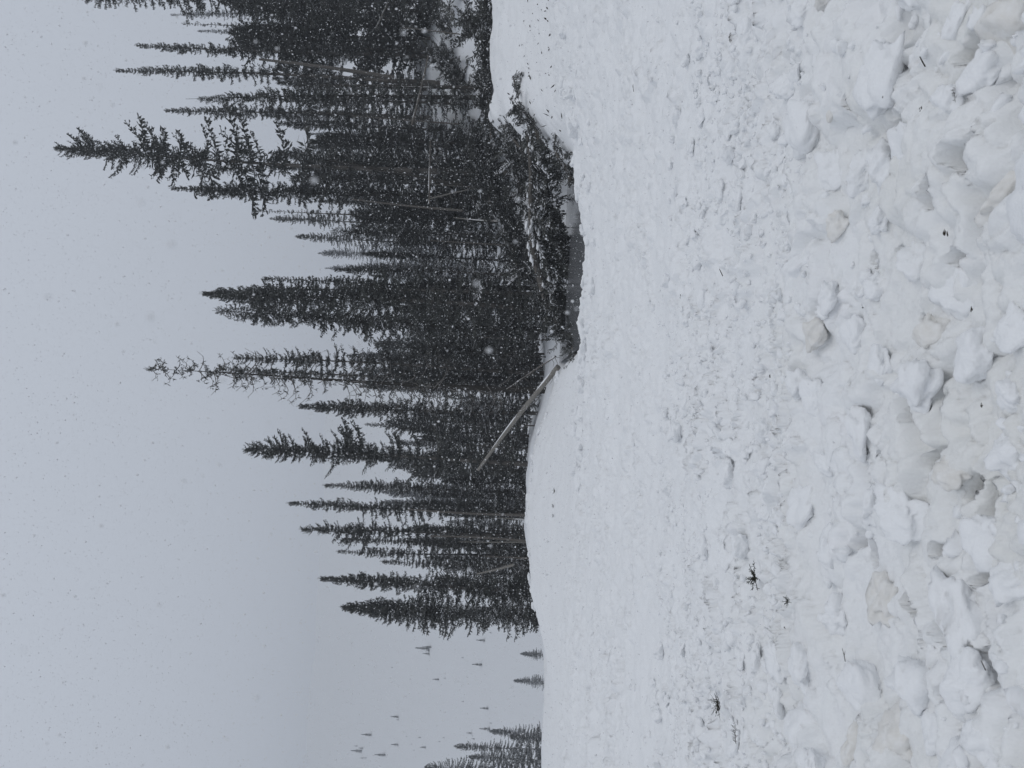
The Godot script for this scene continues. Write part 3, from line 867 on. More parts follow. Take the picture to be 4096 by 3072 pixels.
	var far := [
	[-120.3, 344.9, 6.1, "faint small spruce dotted halfway up on the fogged mountainside"],
	[-122.3, 344.0, 3.2, "faint low spruce huddled by a bigger one halfway up on the mountainside"],
	[-118.6, 342.1, 3.5, "faint low spruce huddled by a bigger one halfway up on the mountainside"],
	[-121.0, 347.0, 1.6, "faint speck-like spruce dotted halfway up on the fogged mountainside"],
	[-121.0, 344.0, 1.7, "faint speck-like spruce dotted halfway up on the fogged mountainside"],
	[-116.7, 373.4, 1.8, "faint speck-like spruce dotted halfway up on the fogged mountainside"],
	[-107.6, 349.2, 3.1, "faint small spruce dotted halfway up on the fogged mountainside"],
	[-97.1, 319.7, 3.1, "faint small spruce dotted low on the fogged mountainside"],
	[-93.0, 308.4, 3.5, "faint small spruce dotted low on the fogged mountainside"],
	[-100.9, 325.1, 1.2, "faint speck-like spruce dotted low on the fogged mountainside"],
	[-100.1, 319.0, 1.2, "faint speck-like spruce dotted low on the fogged mountainside"],
	[-103.6, 324.8, 1.2, "faint speck-like spruce dotted low on the fogged mountainside"],
	[-104.5, 318.9, 1.5, "faint speck-like spruce dotted low on the fogged mountainside"],
	[-101.2, 312.6, 1.5, "faint speck-like spruce dotted low on the fogged mountainside"],
	[-110.2, 330.5, 1.2, "faint speck-like spruce dotted low on the fogged mountainside"],
	[-94.2, 281.3, 3.2, "faint small spruce dotted low on the fogged mountainside"],
	[-108.4, 302.3, 1.2, "faint speck-like spruce dotted low on the fogged mountainside"],
	[-103.8, 283.3, 3.7, "faint small spruce dotted low on the fogged mountainside"],
	[-128.0, 329.5, 2.9, "faint speck-like spruce dotted low on the fogged mountainside"],
	[-124.2, 321.4, 1.2, "faint speck-like spruce dotted low on the fogged mountainside"],
	[-143.9, 369.0, 1.2, "faint speck-like spruce dotted halfway up on the fogged mountainside"],
	[-150.8, 401.5, 1.3, "faint speck-like spruce dotted halfway up on the fogged mountainside"],
	[-124.5, 299.6, 1.2, "faint speck-like spruce dotted low on the fogged mountainside"],
	[-116.6, 275.7, 3.1, "faint small spruce dotted low on the fogged mountainside"],
	[-170.6, 388.0, 4.1, "faint small spruce dotted halfway up on the fogged mountainside"],
	[-171.5, 386.7, 1.6, "faint speck-like spruce dotted halfway up on the fogged mountainside"],
	[-204.2, 439.4, 5.7, "faint small spruce dotted high on the fogged mountainside"],
	[-227.9, 474.4, 2.3, "faint speck-like spruce dotted high on the fogged mountainside"],
	[-225.2, 462.8, 6.4, "faint small spruce dotted high on the fogged mountainside"],
	[-227.2, 458.6, 2.2, "faint low spruce huddled by a bigger one high on the mountainside"],
	[-221.9, 459.7, 3.1, "faint low spruce huddled by a bigger one high on the mountainside"],
	[-223.2, 450.7, 2.0, "faint speck-like spruce dotted high on the fogged mountainside"],
	[-200.0, 408.1, 5.6, "faint small spruce dotted halfway up on the fogged mountainside"],
	[-183.5, 385.5, 3.7, "faint small spruce dotted halfway up on the fogged mountainside"],
	[-172.5, 371.4, 1.2, "faint speck-like spruce dotted halfway up on the fogged mountainside"],
	[-163.0, 350.6, 1.7, "faint speck-like spruce dotted halfway up on the fogged mountainside"],
	[-172.3, 363.2, 1.2, "faint speck-like spruce dotted halfway up on the fogged mountainside"],
	[-173.0, 358.9, 1.2, "faint speck-like spruce dotted halfway up on the fogged mountainside"],
	[-163.9, 343.2, 2.8, "faint speck-like spruce dotted halfway up on the fogged mountainside"],
	[-152.2, 324.3, 1.2, "faint speck-like spruce dotted low on the fogged mountainside"],
	[-148.1, 319.3, 1.2, "faint speck-like spruce dotted low on the fogged mountainside"],
	[-132.1, 289.6, 2.3, "faint speck-like spruce dotted low on the fogged mountainside"],
	[-133.0, 287.0, 1.4, "faint speck-like spruce dotted low on the fogged mountainside"],
	[-123.0, 273.4, 3.8, "faint small spruce dotted low on the fogged mountainside"],
	[-120.2, 272.0, 1.2, "faint speck-like spruce dotted low on the fogged mountainside"],
	[-84.3, 268.9, 1.3, "faint speck-like spruce dotted low on the fogged mountainside"],
	[-89.4, 275.5, 1.2, "faint speck-like spruce dotted low on the fogged mountainside"]
	]
	k = 0
	for a in far:
		var t := thing("mountain_spruce", a[3], "tree", Vector3(a[0], ground(a[0], a[1]) - 0.3, -a[1]), "faint spruces scattered over the far mountainside")
		t.rotation.y = k * 2.1
		t.scale = Vector3(1.7, 1.1, 1.7) * a[2] / 8.0
		part("crown", tiny[k % 3].crown, M.needles, t)
		part("trunk", tiny[k % 3].trunk, M.bark_dark, t)
		k += 1

	# ------------------------------------------------ logs and bare trunks
	var logs := [
	[Vector3(-5.67, 4.72, -50.00), Vector3(1.09, -0.01, -44.00), 0.17, "pale", "thick pale fallen trunk leaning across the dark forest front"],
	[Vector3(-0.33, 3.05, -50.00), Vector3(1.74, 0.11, -46.00), 0.06, "grey", "thin grey pole leaning low beside the thick pale trunk's foot"],
	[Vector3(-9.60, 10.31, -57.00), Vector3(-9.33, 1.20, -55.00), 0.11, "grey", "straight pale dead trunk with snapped side twigs, first of the valley group"],
	[Vector3(-11.52, 8.51, -57.00), Vector3(-11.18, 1.23, -55.00), 0.10, "grey", "straight pale dead trunk, second of the valley group"],
	[Vector3(-12.06, 6.51, -58.00), Vector3(-11.45, 1.22, -56.00), 0.06, "pale", "thin pale dead trunk, third of the valley group"],
	[Vector3(-13.69, 4.84, -55.00), Vector3(-12.68, 2.21, -54.00), 0.10, "pale", "short pale log tilted against the valley forest foot"],
	[Vector3(24.76, 23.81, -60.00), Vector3(23.62, 13.16, -60.00), 0.17, "grey", "long bare brownish trunk among the hillside spruces"],
	[Vector3(22.83, 18.97, -60.00), Vector3(19.94, 5.93, -52.00), 0.14, "dark", "straight dark trunk rising from the scrub on the hill side"],
	[Vector3(25.26, 22.12, -64.00), Vector3(24.13, 13.91, -62.00), 0.12, "grey", "second bare brownish trunk beside the long one on the hill side"],
	[Vector3(13.39, 4.74, -52.00), Vector3(12.08, 8.80, -51.00), 0.05, "pale", "slender pale stem standing askew above the fallen tree"],
	[Vector3(16.08, 8.80, -51.00), Vector3(11.77, 8.70, -51.00), 0.06, "grey", "thin grey log lying level across the dark trees"],
	[Vector3(22.04, 9.32, -52.00), Vector3(17.64, 10.40, -53.00), 0.09, "grey", "snow-topped log caught level in the scrub on the hill side"],
	[Vector3(28.41, 15.13, -62.00), Vector3(29.13, 13.20, -58.00), 0.08, "pale", "slanted pale pole above the snow patch at the hill edge"],
	[Vector3(16.18, 17.55, -57.00), Vector3(14.10, 6.91, -55.00), 0.13, "dark", "dark bare trunk under the giant spruce"],
	[Vector3(13.54, 15.59, -58.00), Vector3(12.50, 6.94, -56.00), 0.10, "grey", "grey bare trunk on the valley side of the giant spruce's foot"],
	[Vector3(25.72, 11.85, -56.00), Vector3(24.35, 6.56, -54.00), 0.05, "grey", "grey snag among the edge spruces on the hill side"],
	[Vector3(19.52, 15.59, -57.00), Vector3(18.47, 7.41, -55.00), 0.06, "grey", "tall grey snag between the pointed spruce and the giant"],
	[Vector3(14.93, 10.71, -58.00), Vector3(14.18, 4.29, -56.00), 0.05, "grey", "grey snag rising above the fallen spruce"],
	[Vector3(12.61, 7.91, -59.00), Vector3(11.43, 3.13, -54.00), 0.08, "pale", "short pale snag above the middle of the fallen spruce"],
	[Vector3(10.23, 9.22, -56.00), Vector3(9.87, 2.43, -55.00), 0.06, "grey", "thin grey snag on the hill side of the black bushy spruce"],
	[Vector3(3.57, 8.06, -57.00), Vector3(3.28, 0.50, -56.00), 0.06, "grey", "thin grey snag in the dim gap on the valley side of the black spruce"],
	[Vector3(2.29, 6.72, -58.00), Vector3(1.97, 0.17, -54.00), 0.05, "dark", "dark thin snag behind the leaning pale trunk"],
	[Vector3(-2.91, 8.74, -59.00), Vector3(-2.92, 0.95, -55.00), 0.05, "grey", "slim grey snag behind the top of the leaning pale trunk"],
	[Vector3(-4.54, 6.28, -56.00), Vector3(-4.62, 1.55, -56.00), 0.05, "grey", "short grey snag at the lifted end of the leaning trunk"],
	[Vector3(-5.93, 4.59, -57.00), Vector3(-5.62, 1.44, -54.00), 0.05, "pale", "pale bushy-twigged snag at the snow bank's crest"],
	[Vector3(-10.13, 4.14, -58.00), Vector3(-9.63, 1.35, -55.00), 0.06, "pale", "forked pale snag among the straight dead trunks"],
	[Vector3(-13.30, 5.85, -59.00), Vector3(-12.63, 1.24, -56.00), 0.08, "grey", "faint grey snag on the valley side of the three dead trunks"],
	]
	k = 0
	for a in logs:
		rng.seed = 40 + k
		var from: Vector3 = a[0]
		var to: Vector3 = a[1]
		var t := thing("fallen_log" if absf((to - from).normalized().y) < 0.9 else "dead_snag", a[4], "log" if absf((to - from).normalized().y) < 0.9 else "snag", to)
		var v := PackedVector3Array()
		var n := PackedVector3Array()
		var path := PackedVector3Array()
		var radii := PackedFloat32Array()
		var off := Vector3(rng.randf_range(-1, 1), rng.randf_range(-1, 1), 0) * 0.012 * (to - from).length()
		for i in 9:
			var q := i / 8.0
			path.append((from - to) * (1.0 - q) + off * sin(q * PI))
			radii.append(a[2] * (0.55 + 0.45 * q) * rng.randf_range(0.93, 1.06))
		tube(v, n, path, radii, 10)
		part("trunk", flat_mesh(v, PackedColorArray(), n), M["bark_" + a[3]], t)
		v = PackedVector3Array()
		n = PackedVector3Array()
		for i in 16:
			var p := path[0].lerp(path[8], rng.randf())
			var q := p + Vector3(rng.randf_range(-1, 1), rng.randf_range(-1, 0.5), rng.randf_range(-1, 1)) * rng.randf_range(0.3, 1.1)
			var bend := p.lerp(q, 0.5) + Vector3(0, -0.1, 0)
			tube(v, n, PackedVector3Array([p, bend, q]), PackedFloat32Array([0.02, 0.014, 0.007]), 3)
		part("branch_stubs", flat_mesh(v, PackedColorArray(), n), M.twig, t).set_meta("kind", "stuff")
		if absf((to - from).normalized().y) < 0.85:  # snow lying on the upper side
			v = PackedVector3Array()
			n = PackedVector3Array()
			var sp := PackedVector3Array()
			var sr := PackedFloat32Array()
			for i in 9:
				sp.append(path[i] + Vector3(0, radii[i] * 0.62, 0))
				sr.append(radii[i] * rng.randf_range(0.25, 0.7))
			tube(v, n, sp, sr, 8)
			part("snow_cap", flat_mesh(v, PackedColorArray(), n), M.nugget, t)
		k += 1

	# ------------------------------------------------ the fallen spruce across the pond's far shore
	fallen_spruce(Vector3(14.00, 2.81, -35.00), Vector3(5.20, 0.95, -45.00), 0.24, 5.2, 31, "snow-laden fallen spruce lying along the far shore of the pond", 1.0)
	for a in [
		[Vector3(25.01, 5.39, -49.00), Vector3(20.40, 5.21, -50.00), 2.6, 51, "dark low thicket along the top of the smooth snow bank"],
		[Vector3(20.39, 5.51, -50.00), Vector3(15.90, 4.58, -50.00), 3.6, 52, "dark low thicket between the scrub trunk and the end of the snow bank"],
		[Vector3(16.48, 6.27, -52.00), Vector3(12.14, 4.69, -52.00), 4.0, 53, "dark low thicket behind the tip of the fallen spruce"],
		[Vector3(12.41, 3.79, -53.00), Vector3(7.06, 2.60, -51.00), 3.6, 54, "dark boughs above the middle of the fallen spruce"],
		[Vector3(6.81, 1.67, -49.00), Vector3(3.07, -0.21, -45.00), 3.2, 55, "dark low boughs sloping down to the snow below the black bushy spruce"],
		[Vector3(3.47, -0.34, -40.00), Vector3(1.22, -0.45, -34.00), 1.6, 56, "small dark bough poking out of the snow where the bank begins"],
		[Vector3(23.01, 6.94, -48.00), Vector3(22.18, 5.60, -48.00), 4.5, 57, "dark drooping young fir standing on the smooth snow bank at the edge"],
		[Vector3(12.77, 2.69, -34.50), Vector3(10.67, 1.37, -34.00), 1.7, 58, "tangle of snow-sprinkled boughs on the end of the smooth snow bank"],
		[Vector3(12.68, 2.29, -39.00), Vector3(9.92, 0.87, -40.00), 2.6, 59, "dark boughs hanging below the snowy tip of the fallen spruce"],
		[Vector3(10.39, 1.84, -41.00), Vector3(7.06, 0.28, -43.00), 2.6, 60, "dark boughs hanging below the middle of the fallen spruce down to the pond"],
		[Vector3(10.25, 1.01, -32.00), Vector3(8.18, 0.27, -31.00), 1.4, 66, "low snow-sprinkled brush at the lip of the hollow where the bank meets the field"],
		[Vector3(31.96, 11.55, -66.00), Vector3(27.13, 8.39, -60.00), 2.6, 63, "dark brush breaking the snowy slope at the forest edge uphill"],
		[Vector3(25.81, 9.97, -60.00), Vector3(21.50, 7.02, -57.00), 2.8, 64, "dark brush and bent branches under the level snow-topped log"],
		[Vector3(39.15, 16.34, -80.00), Vector3(31.77, 13.64, -75.00), 3.0, 65, "dark brush along the top of the snowy opening in the hillside"],
		[Vector3(16.61, 4.29, -45.00), Vector3(12.64, 2.48, -42.00), 2.0, 62, "dark brush covering the crumbled end of the smooth snow bank"],
		[Vector3(16.03, 3.84, -46.00), Vector3(11.85, 2.59, -48.00), 3.0, 61, "snow-sprinkled brush just above the fallen spruce's tip"],
	]:
		fallen_spruce(a[0], a[1], 0.1, a[2], a[3], a[4], 0.7)

	# ------------------------------------------------ snow blocks
	var shapes := []
	for i in 9: shapes.append(block_mesh(60 + i, 1.0 if i % 3 else 0.55))
	var spots := [
	[-0.25, 2.71, 0.09], [-0.44, 3.03, 0.14], [0.98, 3.11, 0.16], [1.10, 2.58, 0.12], [1.06, 3.66, 0.14], [1.42, 3.80, 0.08],
	[0.77, 3.39, 0.09], [1.86, 4.14, 0.15], [1.34, 3.25, 0.19], [1.04, 2.74, 0.10], [0.66, 2.48, 0.12], [0.38, 2.81, 0.13],
	[0.17, 2.62, 0.13], [0.06, 2.98, 0.18], [-0.17, 3.50, 0.13], [0.25, 2.96, 0.13], [-0.16, 2.45, 0.11], [-0.44, 2.56, 0.11],
	[-0.54, 2.40, 0.10], [-0.74, 2.70, 0.19], [-0.85, 3.26, 0.14], [-1.26, 3.40, 0.18], [-1.05, 2.87, 0.19], [-0.92, 2.53, 0.13],
	[-1.04, 2.40, 0.12], [-1.32, 3.02, 0.17], [-1.17, 2.73, 0.10], [-0.73, 3.76, 0.12], [-0.33, 3.86, 0.09], [-1.50, 4.34, 0.14],
	[-0.24, 5.02, 0.12], [-0.08, 4.58, 0.10], [-1.79, 5.24, 0.09], [0.49, 3.46, 0.11], [0.51, 3.94, 0.11], [0.88, 3.91, 0.11],
	[0.56, 3.13, 0.12], [1.86, 4.56, 0.11], [1.50, 4.81, 0.10], [1.99, 5.65, 0.10], [1.73, 5.07, 0.12], [-0.01, 4.07, 0.11],
	[0.14, 3.34, 0.12], [0.24, 2.41, 0.10], [0.03, 2.42, 0.08], [1.19, 2.46, 0.13], [1.34, 2.79, 0.13], [-0.41, 4.63, 0.08],
	[1.95, 6.32, 0.10], [-1.05, 3.73, 0.13], [-1.51, 3.42, 0.13]
	]
	rng.seed = 77
	var debris := [
	[-1.19, 5.01, 0.175, "fir", "largest dark fir sprig with spread fingers lying on the finely broken snow"],
	[-2.22, 5.47, 0.184, "brush", "tangled brown twig bundle on the valley-side snow, above the spiky sprig"],
	[-2.18, 4.95, 0.131, "spiky", "spiky brown needle sprig on the valley-side snow below the tangled bundle"],
	[-1.08, 4.06, 0.064, "fir", "small snow-covered fir tip beside a round white lump, below the largest sprig"],
	[-1.18, 3.55, 0.055, "twig", "forked black twig lying on a smooth snow slab"],
	[-1.28, 4.25, 0.026, "bit", "dark crumb of bark near the largest sprig"],
	[-1.19, 3.20, 0.027, "spiky", "tiny spiky sprig stuck on a smooth snow block"],
	[1.24, 2.86, 0.041, "stick", "short dark stick poking from a snow block near the black hollow"],
	[1.04, 2.65, 0.048, "spiky", "cluster of dark needle tips in a pit beside a big snow block"],
	[0.60, 2.77, 0.040, "bit", "strip of dark bark in a crevice between near snow blocks"],
	[1.06, 2.83, 0.024, "bit", "small brown crumbs on the edge of a wide snow slab"],
	[4.72, 12.12, 0.117, "twig", "small black twig on the far smooth snow on the hill side"],
	[0.41, 3.51, 0.021, "bit", "dark crumb under a small snow block in the middle of the near field"],
	[0.31, 2.60, 0.022, "bit", "dark wedge of bark in a crevice of the near blocks"],
	[0.11, 4.76, 0.026, "cone", "brown cone scale on the broken snow in mid-field"],
	[1.56, 5.33, 0.045, "bit", "brown bark flake between the nuggets on the hill side"],
	[0.96, 6.23, 0.060, "stick", "thin curved stalk on the broken snow behind the nuggets"],
	[0.94, 7.70, 0.046, "bit", "small greenish chip on the far broken snow"],
	[-0.01, 2.56, 0.022, "bit", "dark chip in a deep crack between two large blocks"],
	[-0.79, 2.34, 0.028, "stick", "black stick deep in the hole at the very front"],
	[-4.51, 33.00, 0.278, "brush", "upper tuft of brown brush poking through the snow bank"],
	[-5.17, 33.00, 0.238, "brush", "middle tuft of brown brush poking through the snow bank"],
	[-5.56, 33.00, 0.199, "brush", "lower tuft of brown brush poking through the snow bank"],
	[1.20, 3.11, 0.015, "bit", "lone dark speck of bark on a smooth snow block on the hill side"],
	[-2.07, 4.87, 0.035, "twig", "tiny twig beside the spiky brown sprig"],
	]
	var all := []
	for s in spots: all.append(Vector3(s[0], s[1], s[2]))
	var tries := 0
	while all.size() < 205 and tries < 9000:
		tries += 1
		var dd := 1.6 + 7.5 * pow(rng.randf(), 1.5)
		var x := rng.randf_range(-0.58, 0.58) * dd + rng.randf_range(-0.9, 0.9)
		var size := (rng.randf_range(0.09, 0.30) if dd < 4.6 else rng.randf_range(0.06, 0.16))
		var ok := true
		for o in all:
			if Vector2(o.x - x, o.y - dd).length() < 0.72 * (o.z + size): ok = false
		for o in debris:
			if Vector2(o[0] - x, o[1] - dd).length() < size + 0.06: ok = false
		for o in pits:
			if Vector2(o.x - x, o.y - dd).length() < size * 0.8 + 0.05: ok = false
		if ok: all.append(Vector3(x, dd, size))
	for i in 60:  # bigger lumps along the crest
		var x := rng.randf_range(-3.0, 13.0)
		all.append(Vector3(x, rng.randf_range(20.0, 25.5), rng.randf_range(0.14, 0.4)))
	for i in 30:
		all.append(Vector3(rng.randf_range(-12.5, 1.0), rng.randf_range(40.5, 43.0), rng.randf_range(0.12, 0.32)))
	k = 0
	for s in all:
		var b := part("snow_block", shapes[k % 9], M.block_grey if (k * 7) % 5 == 0 and s.y < 4.5 else M.block, field)
		var sink := rng.randf_range(0.05, 0.3)
		b.transform = Transform3D(Basis(Vector3.UP, rng.randf_range(0, TAU)) * Basis(Vector3.RIGHT, rng.randf_range(-0.3, 0.3)) * Basis(Vector3.BACK, rng.randf_range(-0.3, 0.3)) * Basis.from_scale(Vector3(s.z, s.z * rng.randf_range(0.75, 1.0), s.z * rng.randf_range(0.8, 1.05))), Vector3(s.x, ground(s.x, s.y) + lumps(s.x, s.y) * 0.6 + s.z * (0.14 - sink), -s.y))
		k += 1
	# finer rubble, far too many to count
	for i in 4:
		var where := []
		rng.seed = 200 + i
		for j in 1000:
			var dd := 1.8 + 9.0 * pow(rng.randf(), 1.5)
			if rng.randf() < 0.6: dd = rng.randf_range(4.4, 8.0)
			var x := rng.randf_range(-0.62, 0.62) * dd
			var clump := soft.get_noise_2d(x * 45.0 + 20.0, dd * 45.0 + 500.0)
			if dd < 4.4 and clump < 0.15: continue
			if clump < -0.25: continue
			var size := clampf(rng.randfn(0.03, 0.016), 0.010, 0.075) * (1.0 + smooth(7.0, 16.0, dd) * 1.3)
			where.append(Transform3D(Basis.from_euler(Vector3(rng.randf_range(-1, 1), rng.randf_range(0, TAU), rng.randf_range(-1, 1))) * Basis.from_scale(Vector3.ONE * size), Vector3(x, surface(x, dd) + size * rng.randf_range(-0.45, 0.2), -dd)))
		var mm := many("snow_rubble", nugget_mesh(300 + i), M.nugget, where, field)
		mm.set_meta("kind", "stuff")

	# ------------------------------------------------ small things lying on the snow
	k = 0
	for a in debris:
		litter(a[0], a[1], a[2], a[3], a[4], 700 + k)
		k += 1

	rng.seed = 55
	var crumbs := PackedVector3Array()
	for i in 60:
		var dd := rng.randf_range(27.0, 37.0)
		var x := rng.randf_range(0.40, 0.52) * dd if i % 3 else rng.randf_range(0.33, 0.4) * dd
		var y := surface(x, dd) + 0.02
		var l := rng.randf_range(0.03, 0.16) * (1.0 if i % 3 else 2.2)
		var dir := Vector3(rng.randf_range(-1, 1), rng.randf_range(0.0, 0.9), rng.randf_range(-0.4, 0.4)).normalized()
		blade(crumbs, Vector3(x, y, -dd), Vector3(x, y, -dd) + dir * l, 0.03)
		spindle(crumbs, Vector3(x, y, -dd), Vector3(x, y, -dd) + dir * l, 0.02)
	var strewn := part("strewn_bark", flat_mesh(crumbs), M.debris, self)
	tag(strewn, "dark crumbs of bark and twigs strewn over the smooth snow bank", "bark crumbs", "", "stuff")

	# ------------------------------------------------ falling snow
	rng.seed = 9
	var flakes := []
	for i in 105000:
		var close := i % 3 == 0
		var p := Vector3(rng.randf_range(-7.5, 7.5), rng.randf_range(0.3, 9.0), -rng.randf_range(3.0, 11.0)) if close else Vector3(rng.randf_range(-20, 20), rng.randf_range(0.3, 20), -rng.randf_range(9.0, 34.0))
		if p.y < ground(p.x, -p.z) + 0.2: continue
		var size := clampf(rng.randfn(0.0032, 0.0009), 0.0015, 0.006) if close else clampf(rng.randfn(0.0072, 0.002), 0.003, 0.012)
		flakes.append(Transform3D(Basis.from_euler(Vector3(rng.randf_range(-3, 3), rng.randf_range(-3, 3), 0)) * Basis.from_scale(Vector3(size, size * 1.3, size * 0.8)), p))
	for i in 320:
		var z := rng.randf_range(0.25, 3.0)
		flakes.append(Transform3D(Basis.from_scale(Vector3(1.0, 1.2, 0.8) * rng.randf_range(0.0008, 0.0018) * (0.6 + z * 0.7)), Vector3(rng.randf_range(-0.6, 0.6) * z, 1.6 + rng.randf_range(-0.1, 0.75) * z, -z)))
	var sp := SphereMesh.new()
	sp.radius = 1.0
	sp.height = 2.0
	sp.radial_segments = 5
	sp.rings = 2
	var fall := many("falling_snow", sp, M.flake, flakes, self)
	tag(fall, "white snowflakes falling everywhere in front of the forest", "snowfall", "", "stuff")


# A fallen or low conifer: stem from tip to butt, boughs hanging on it, snow caps on top.
func fallen_spruce(tip: Vector3, butt: Vector3, radius: float, reach: float, seed_: int, label: String, snowy: float) -> void:
	rng.seed = seed_
	var t := thing("fallen_spruce" if snowy > 0.9 else "low_thicket", label, "fallen tree" if snowy > 0.9 else "thicket", butt)
	var v := PackedVector3Array()
	var n := PackedVector3Array()
	var path := PackedVector3Array()
	var radii := PackedFloat32Array()
	var ax := (tip - butt)
	for i in 9:
		var q := i / 8.0
		path.append(ax * q + Vector3(0, 0.35 * sin(q * 7.0 + seed_), 0) * radius * 3.0)
		radii.append(radius * (1.0 - 0.85 * q))
	tube(v, n, path, radii, 8)
	part("trunk", flat_mesh(v, PackedColorArray(), n), M.bark_grey, t)
	var count := int(ax.length() * (22.0 if snowy > 0.9 else 30.0))
	var caps := []
	var spots := []
	for i in count:
		var q := rng.randf()
		var p := path[0].lerp(path[8], q) + Vector3(0, 0.35 * sin(q * 7.0 + seed_), 0) * radius * 3.0
		var l := reach * 0.5 * (1.0 - 0.65 * q) * rng.randf_range(0.3, 1.0)
		if snowy < 0.9:
			l = reach * 0.5 * rng.randf_range(0.3, 1.0)
			p += Vector3(rng.randf_range(-0.3, 0.3), rng.randf_range(-0.3, 0.25) * reach * 0.5, rng.randf_range(-0.6, 0.6))
		var az := rng.randf_range(0, TAU)
		var down := rng.randf_range(-1.2, 0.1) if snowy > 0.9 else rng.randf_range(-0.5, 0.9)
		var list: Array = protos["droop" if i % 2 else "plain"]
		var which := (4 + rng.randi() % 2) if rng.randf() < 0.5 * snowy + 0.05 else rng.randi() % 3
		spots.append([list[which], Basis(Vector3.UP, az) * Basis(Vector3(0, 0, 1), down) * Basis(Vector3.RIGHT, rng.randf_range(-0.5, 0.5)), Vector3(l, l * 1.1, l * 1.1), p])
	part("boughs", join(spots), M.needles, t)
	if snowy > 0.9:
		for i in 54:
			var q := rng.randf_range(0.0, 0.9)
			var p := path[0].lerp(path[8], q) + Vector3(0, 0.35 * sin(q * 7.0 + seed_), 0) * radius * 3.0
			var s := rng.randf_range(0.16, 0.42) * (1.1 - 0.6 * q)
			caps.append(Transform3D(Basis(Vector3.UP, rng.randf_range(0, TAU)) * Basis.from_scale(Vector3(s * 1.3, s * 0.6, s)), p + Vector3(rng.randf_range(-0.4, 0.4), radius * 0.5 + rng.randf_range(-0.7, 0.25), rng.randf_range(-0.3, 0.9))))
		var mm := many("snow_caps", nugget_mesh(990), M.nugget, caps, t)
		mm.set_meta("kind", "stuff")


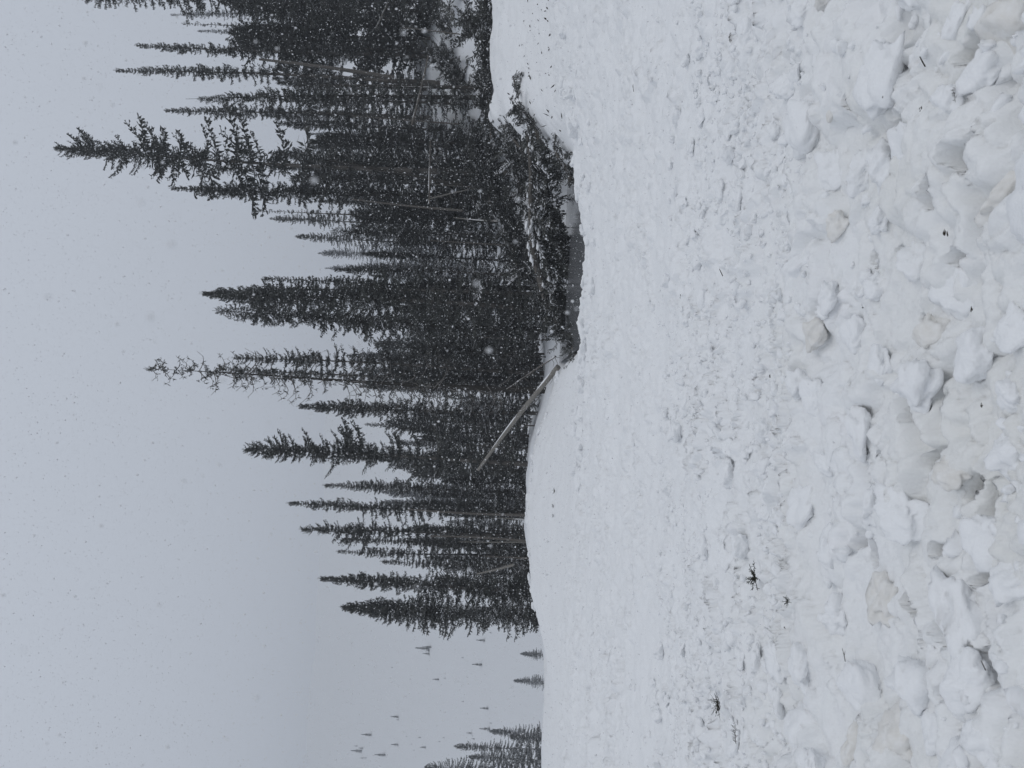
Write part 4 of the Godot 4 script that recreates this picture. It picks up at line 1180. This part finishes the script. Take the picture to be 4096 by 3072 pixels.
func litter(x: float, d: float, size: float, kind: String, label: String, seed_: int) -> void:
	rng.seed = seed_
	var t := thing({"fir": "fir_sprig", "brush": "twig_bundle", "spiky": "needle_sprig", "twig": "forked_twig", "stick": "broken_stick", "bit": "bark_chip", "cone": "cone_scale"}[kind], label, {"fir": "sprig", "brush": "twigs", "spiky": "sprig", "twig": "twig", "stick": "stick", "bit": "bark chip", "cone": "cone"}[kind], Vector3(x, surface(x, d) + 0.035 + 0.16 * size, -d))
	t.rotation = Vector3(0.35, 0, 0)  # the slope faces the viewer a little
	var v := PackedVector3Array()
	var n := PackedVector3Array()
	var nv := PackedVector3Array()
	var s := size
	if kind == "fir":
		for k in 11:
			var az := TAU * k / 11.0 + rng.randf_range(-0.3, 0.3)
			var l := s * rng.randf_range(0.25, 0.52)
			var out := Vector3(cos(az), rng.randf_range(-0.1, 0.35), sin(az))
			tube(v, n, PackedVector3Array([Vector3.ZERO, out * l * 0.5 + Vector3(0, 0.02 * s, 0), out * l]), PackedFloat32Array([0.012 * s, 0.009 * s, 0.004 * s]), 4)
			for j in 26:
				var q := j / 25.0
				var p := out * l * q
				var dir := (out * 0.6 + Vector3(rng.randf_range(-1, 1), rng.randf_range(-0.3, 1), rng.randf_range(-1, 1))).normalized()
				spindle(nv, p, p + dir * s * 0.11, 0.014 * s)
	elif kind == "brush":
		for k in 26:
			var az := rng.randf_range(0, TAU)
			var out := Vector3(cos(az), rng.randf_range(0.05, 0.8), sin(az) * 0.6)
			var l := s * rng.randf_range(0.25, 0.6)
			var from := Vector3(rng.randf_range(-0.15, 0.15), 0, rng.randf_range(-0.1, 0.1)) * s
			tube(v, n, PackedVector3Array([from, from + out * l * 0.5 + Vector3(rng.randf_range(-0.05, 0.05), 0, 0) * s, from + out * l]), PackedFloat32Array([0.011 * s, 0.008 * s, 0.004 * s]), 4)
			for j in 4: spindle(nv, from + out * l * 0.5, from + out * l * 0.5 + Vector3(rng.randf_range(-1, 1), rng.randf_range(-0.4, 1), rng.randf_range(-1, 1)) * 0.1 * s, 0.012 * s)
	elif kind == "spiky":
		tube(v, n, PackedVector3Array([Vector3(-0.5, 0, 0) * s, Vector3(0, 0.08, 0) * s, Vector3(0.5, 0.16, 0.1) * s]), PackedFloat32Array([0.015 * s, 0.013 * s, 0.006 * s]), 4)
		for k in 44:
			var q := rng.randf_range(-0.45, 0.5)
			var p := Vector3(q, 0.08 + 0.16 * q, 0.1 * maxf(q, 0.0)) * s
			spindle(nv, p, p + Vector3(rng.randf_range(0.0, 0.5), rng.randf_range(-0.2, 0.6), rng.randf_range(-0.8, 0.8)) * 0.35 * s, 0.012 * s)
	elif kind == "twig":
		tube(v, n, PackedVector3Array([Vector3(-0.5, 0.0, 0.1) * s, Vector3(-0.05, 0.04, 0) * s, Vector3(0.5, 0.08, -0.22) * s]), PackedFloat32Array([0.035 * s, 0.03 * s, 0.016 * s]), 5)
		tube(v, n, PackedVector3Array([Vector3(-0.1, 0.04, 0.0) * s, Vector3(0.2, 0.12, 0.12) * s, Vector3(0.42, 0.1, 0.16) * s]), PackedFloat32Array([0.026 * s, 0.02 * s, 0.01 * s]), 5)
	elif kind == "stick":
		tube(v, n, PackedVector3Array([Vector3(-0.45, -0.05, 0.2) * s, Vector3(0.05, 0.1, 0) * s, Vector3(0.5, 0.3, -0.1) * s]), PackedFloat32Array([0.06 * s, 0.06 * s, 0.045 * s]), 6)
		tube(v, n, PackedVector3Array([Vector3(0.0, 0.1, 0.0) * s, Vector3(0.1, 0.25, 0.1) * s]), PackedFloat32Array([0.025 * s, 0.012 * s]), 4)
	else:
		for k in 5:
			var p := Vector3(rng.randf_range(-0.35, 0.35), rng.randf_range(0.0, 0.1), rng.randf_range(-0.2, 0.2)) * s
			spindle(nv, p - Vector3(rng.randf_range(0.1, 0.3), 0.02, rng.randf_range(-0.1, 0.1)) * s, p + Vector3(rng.randf_range(0.1, 0.3), 0.05, rng.randf_range(-0.15, 0.15)) * s, rng.randf_range(0.07, 0.14) * s)
	if v.size(): part("stem", flat_mesh(v, PackedColorArray(), n), M.debris, t)
	if nv.size(): part("needles" if kind in ["fir", "spiky", "brush"] else "flakes", flat_mesh(nv), M.debris_green if kind in ["fir", "brush"] else M.debris, t)
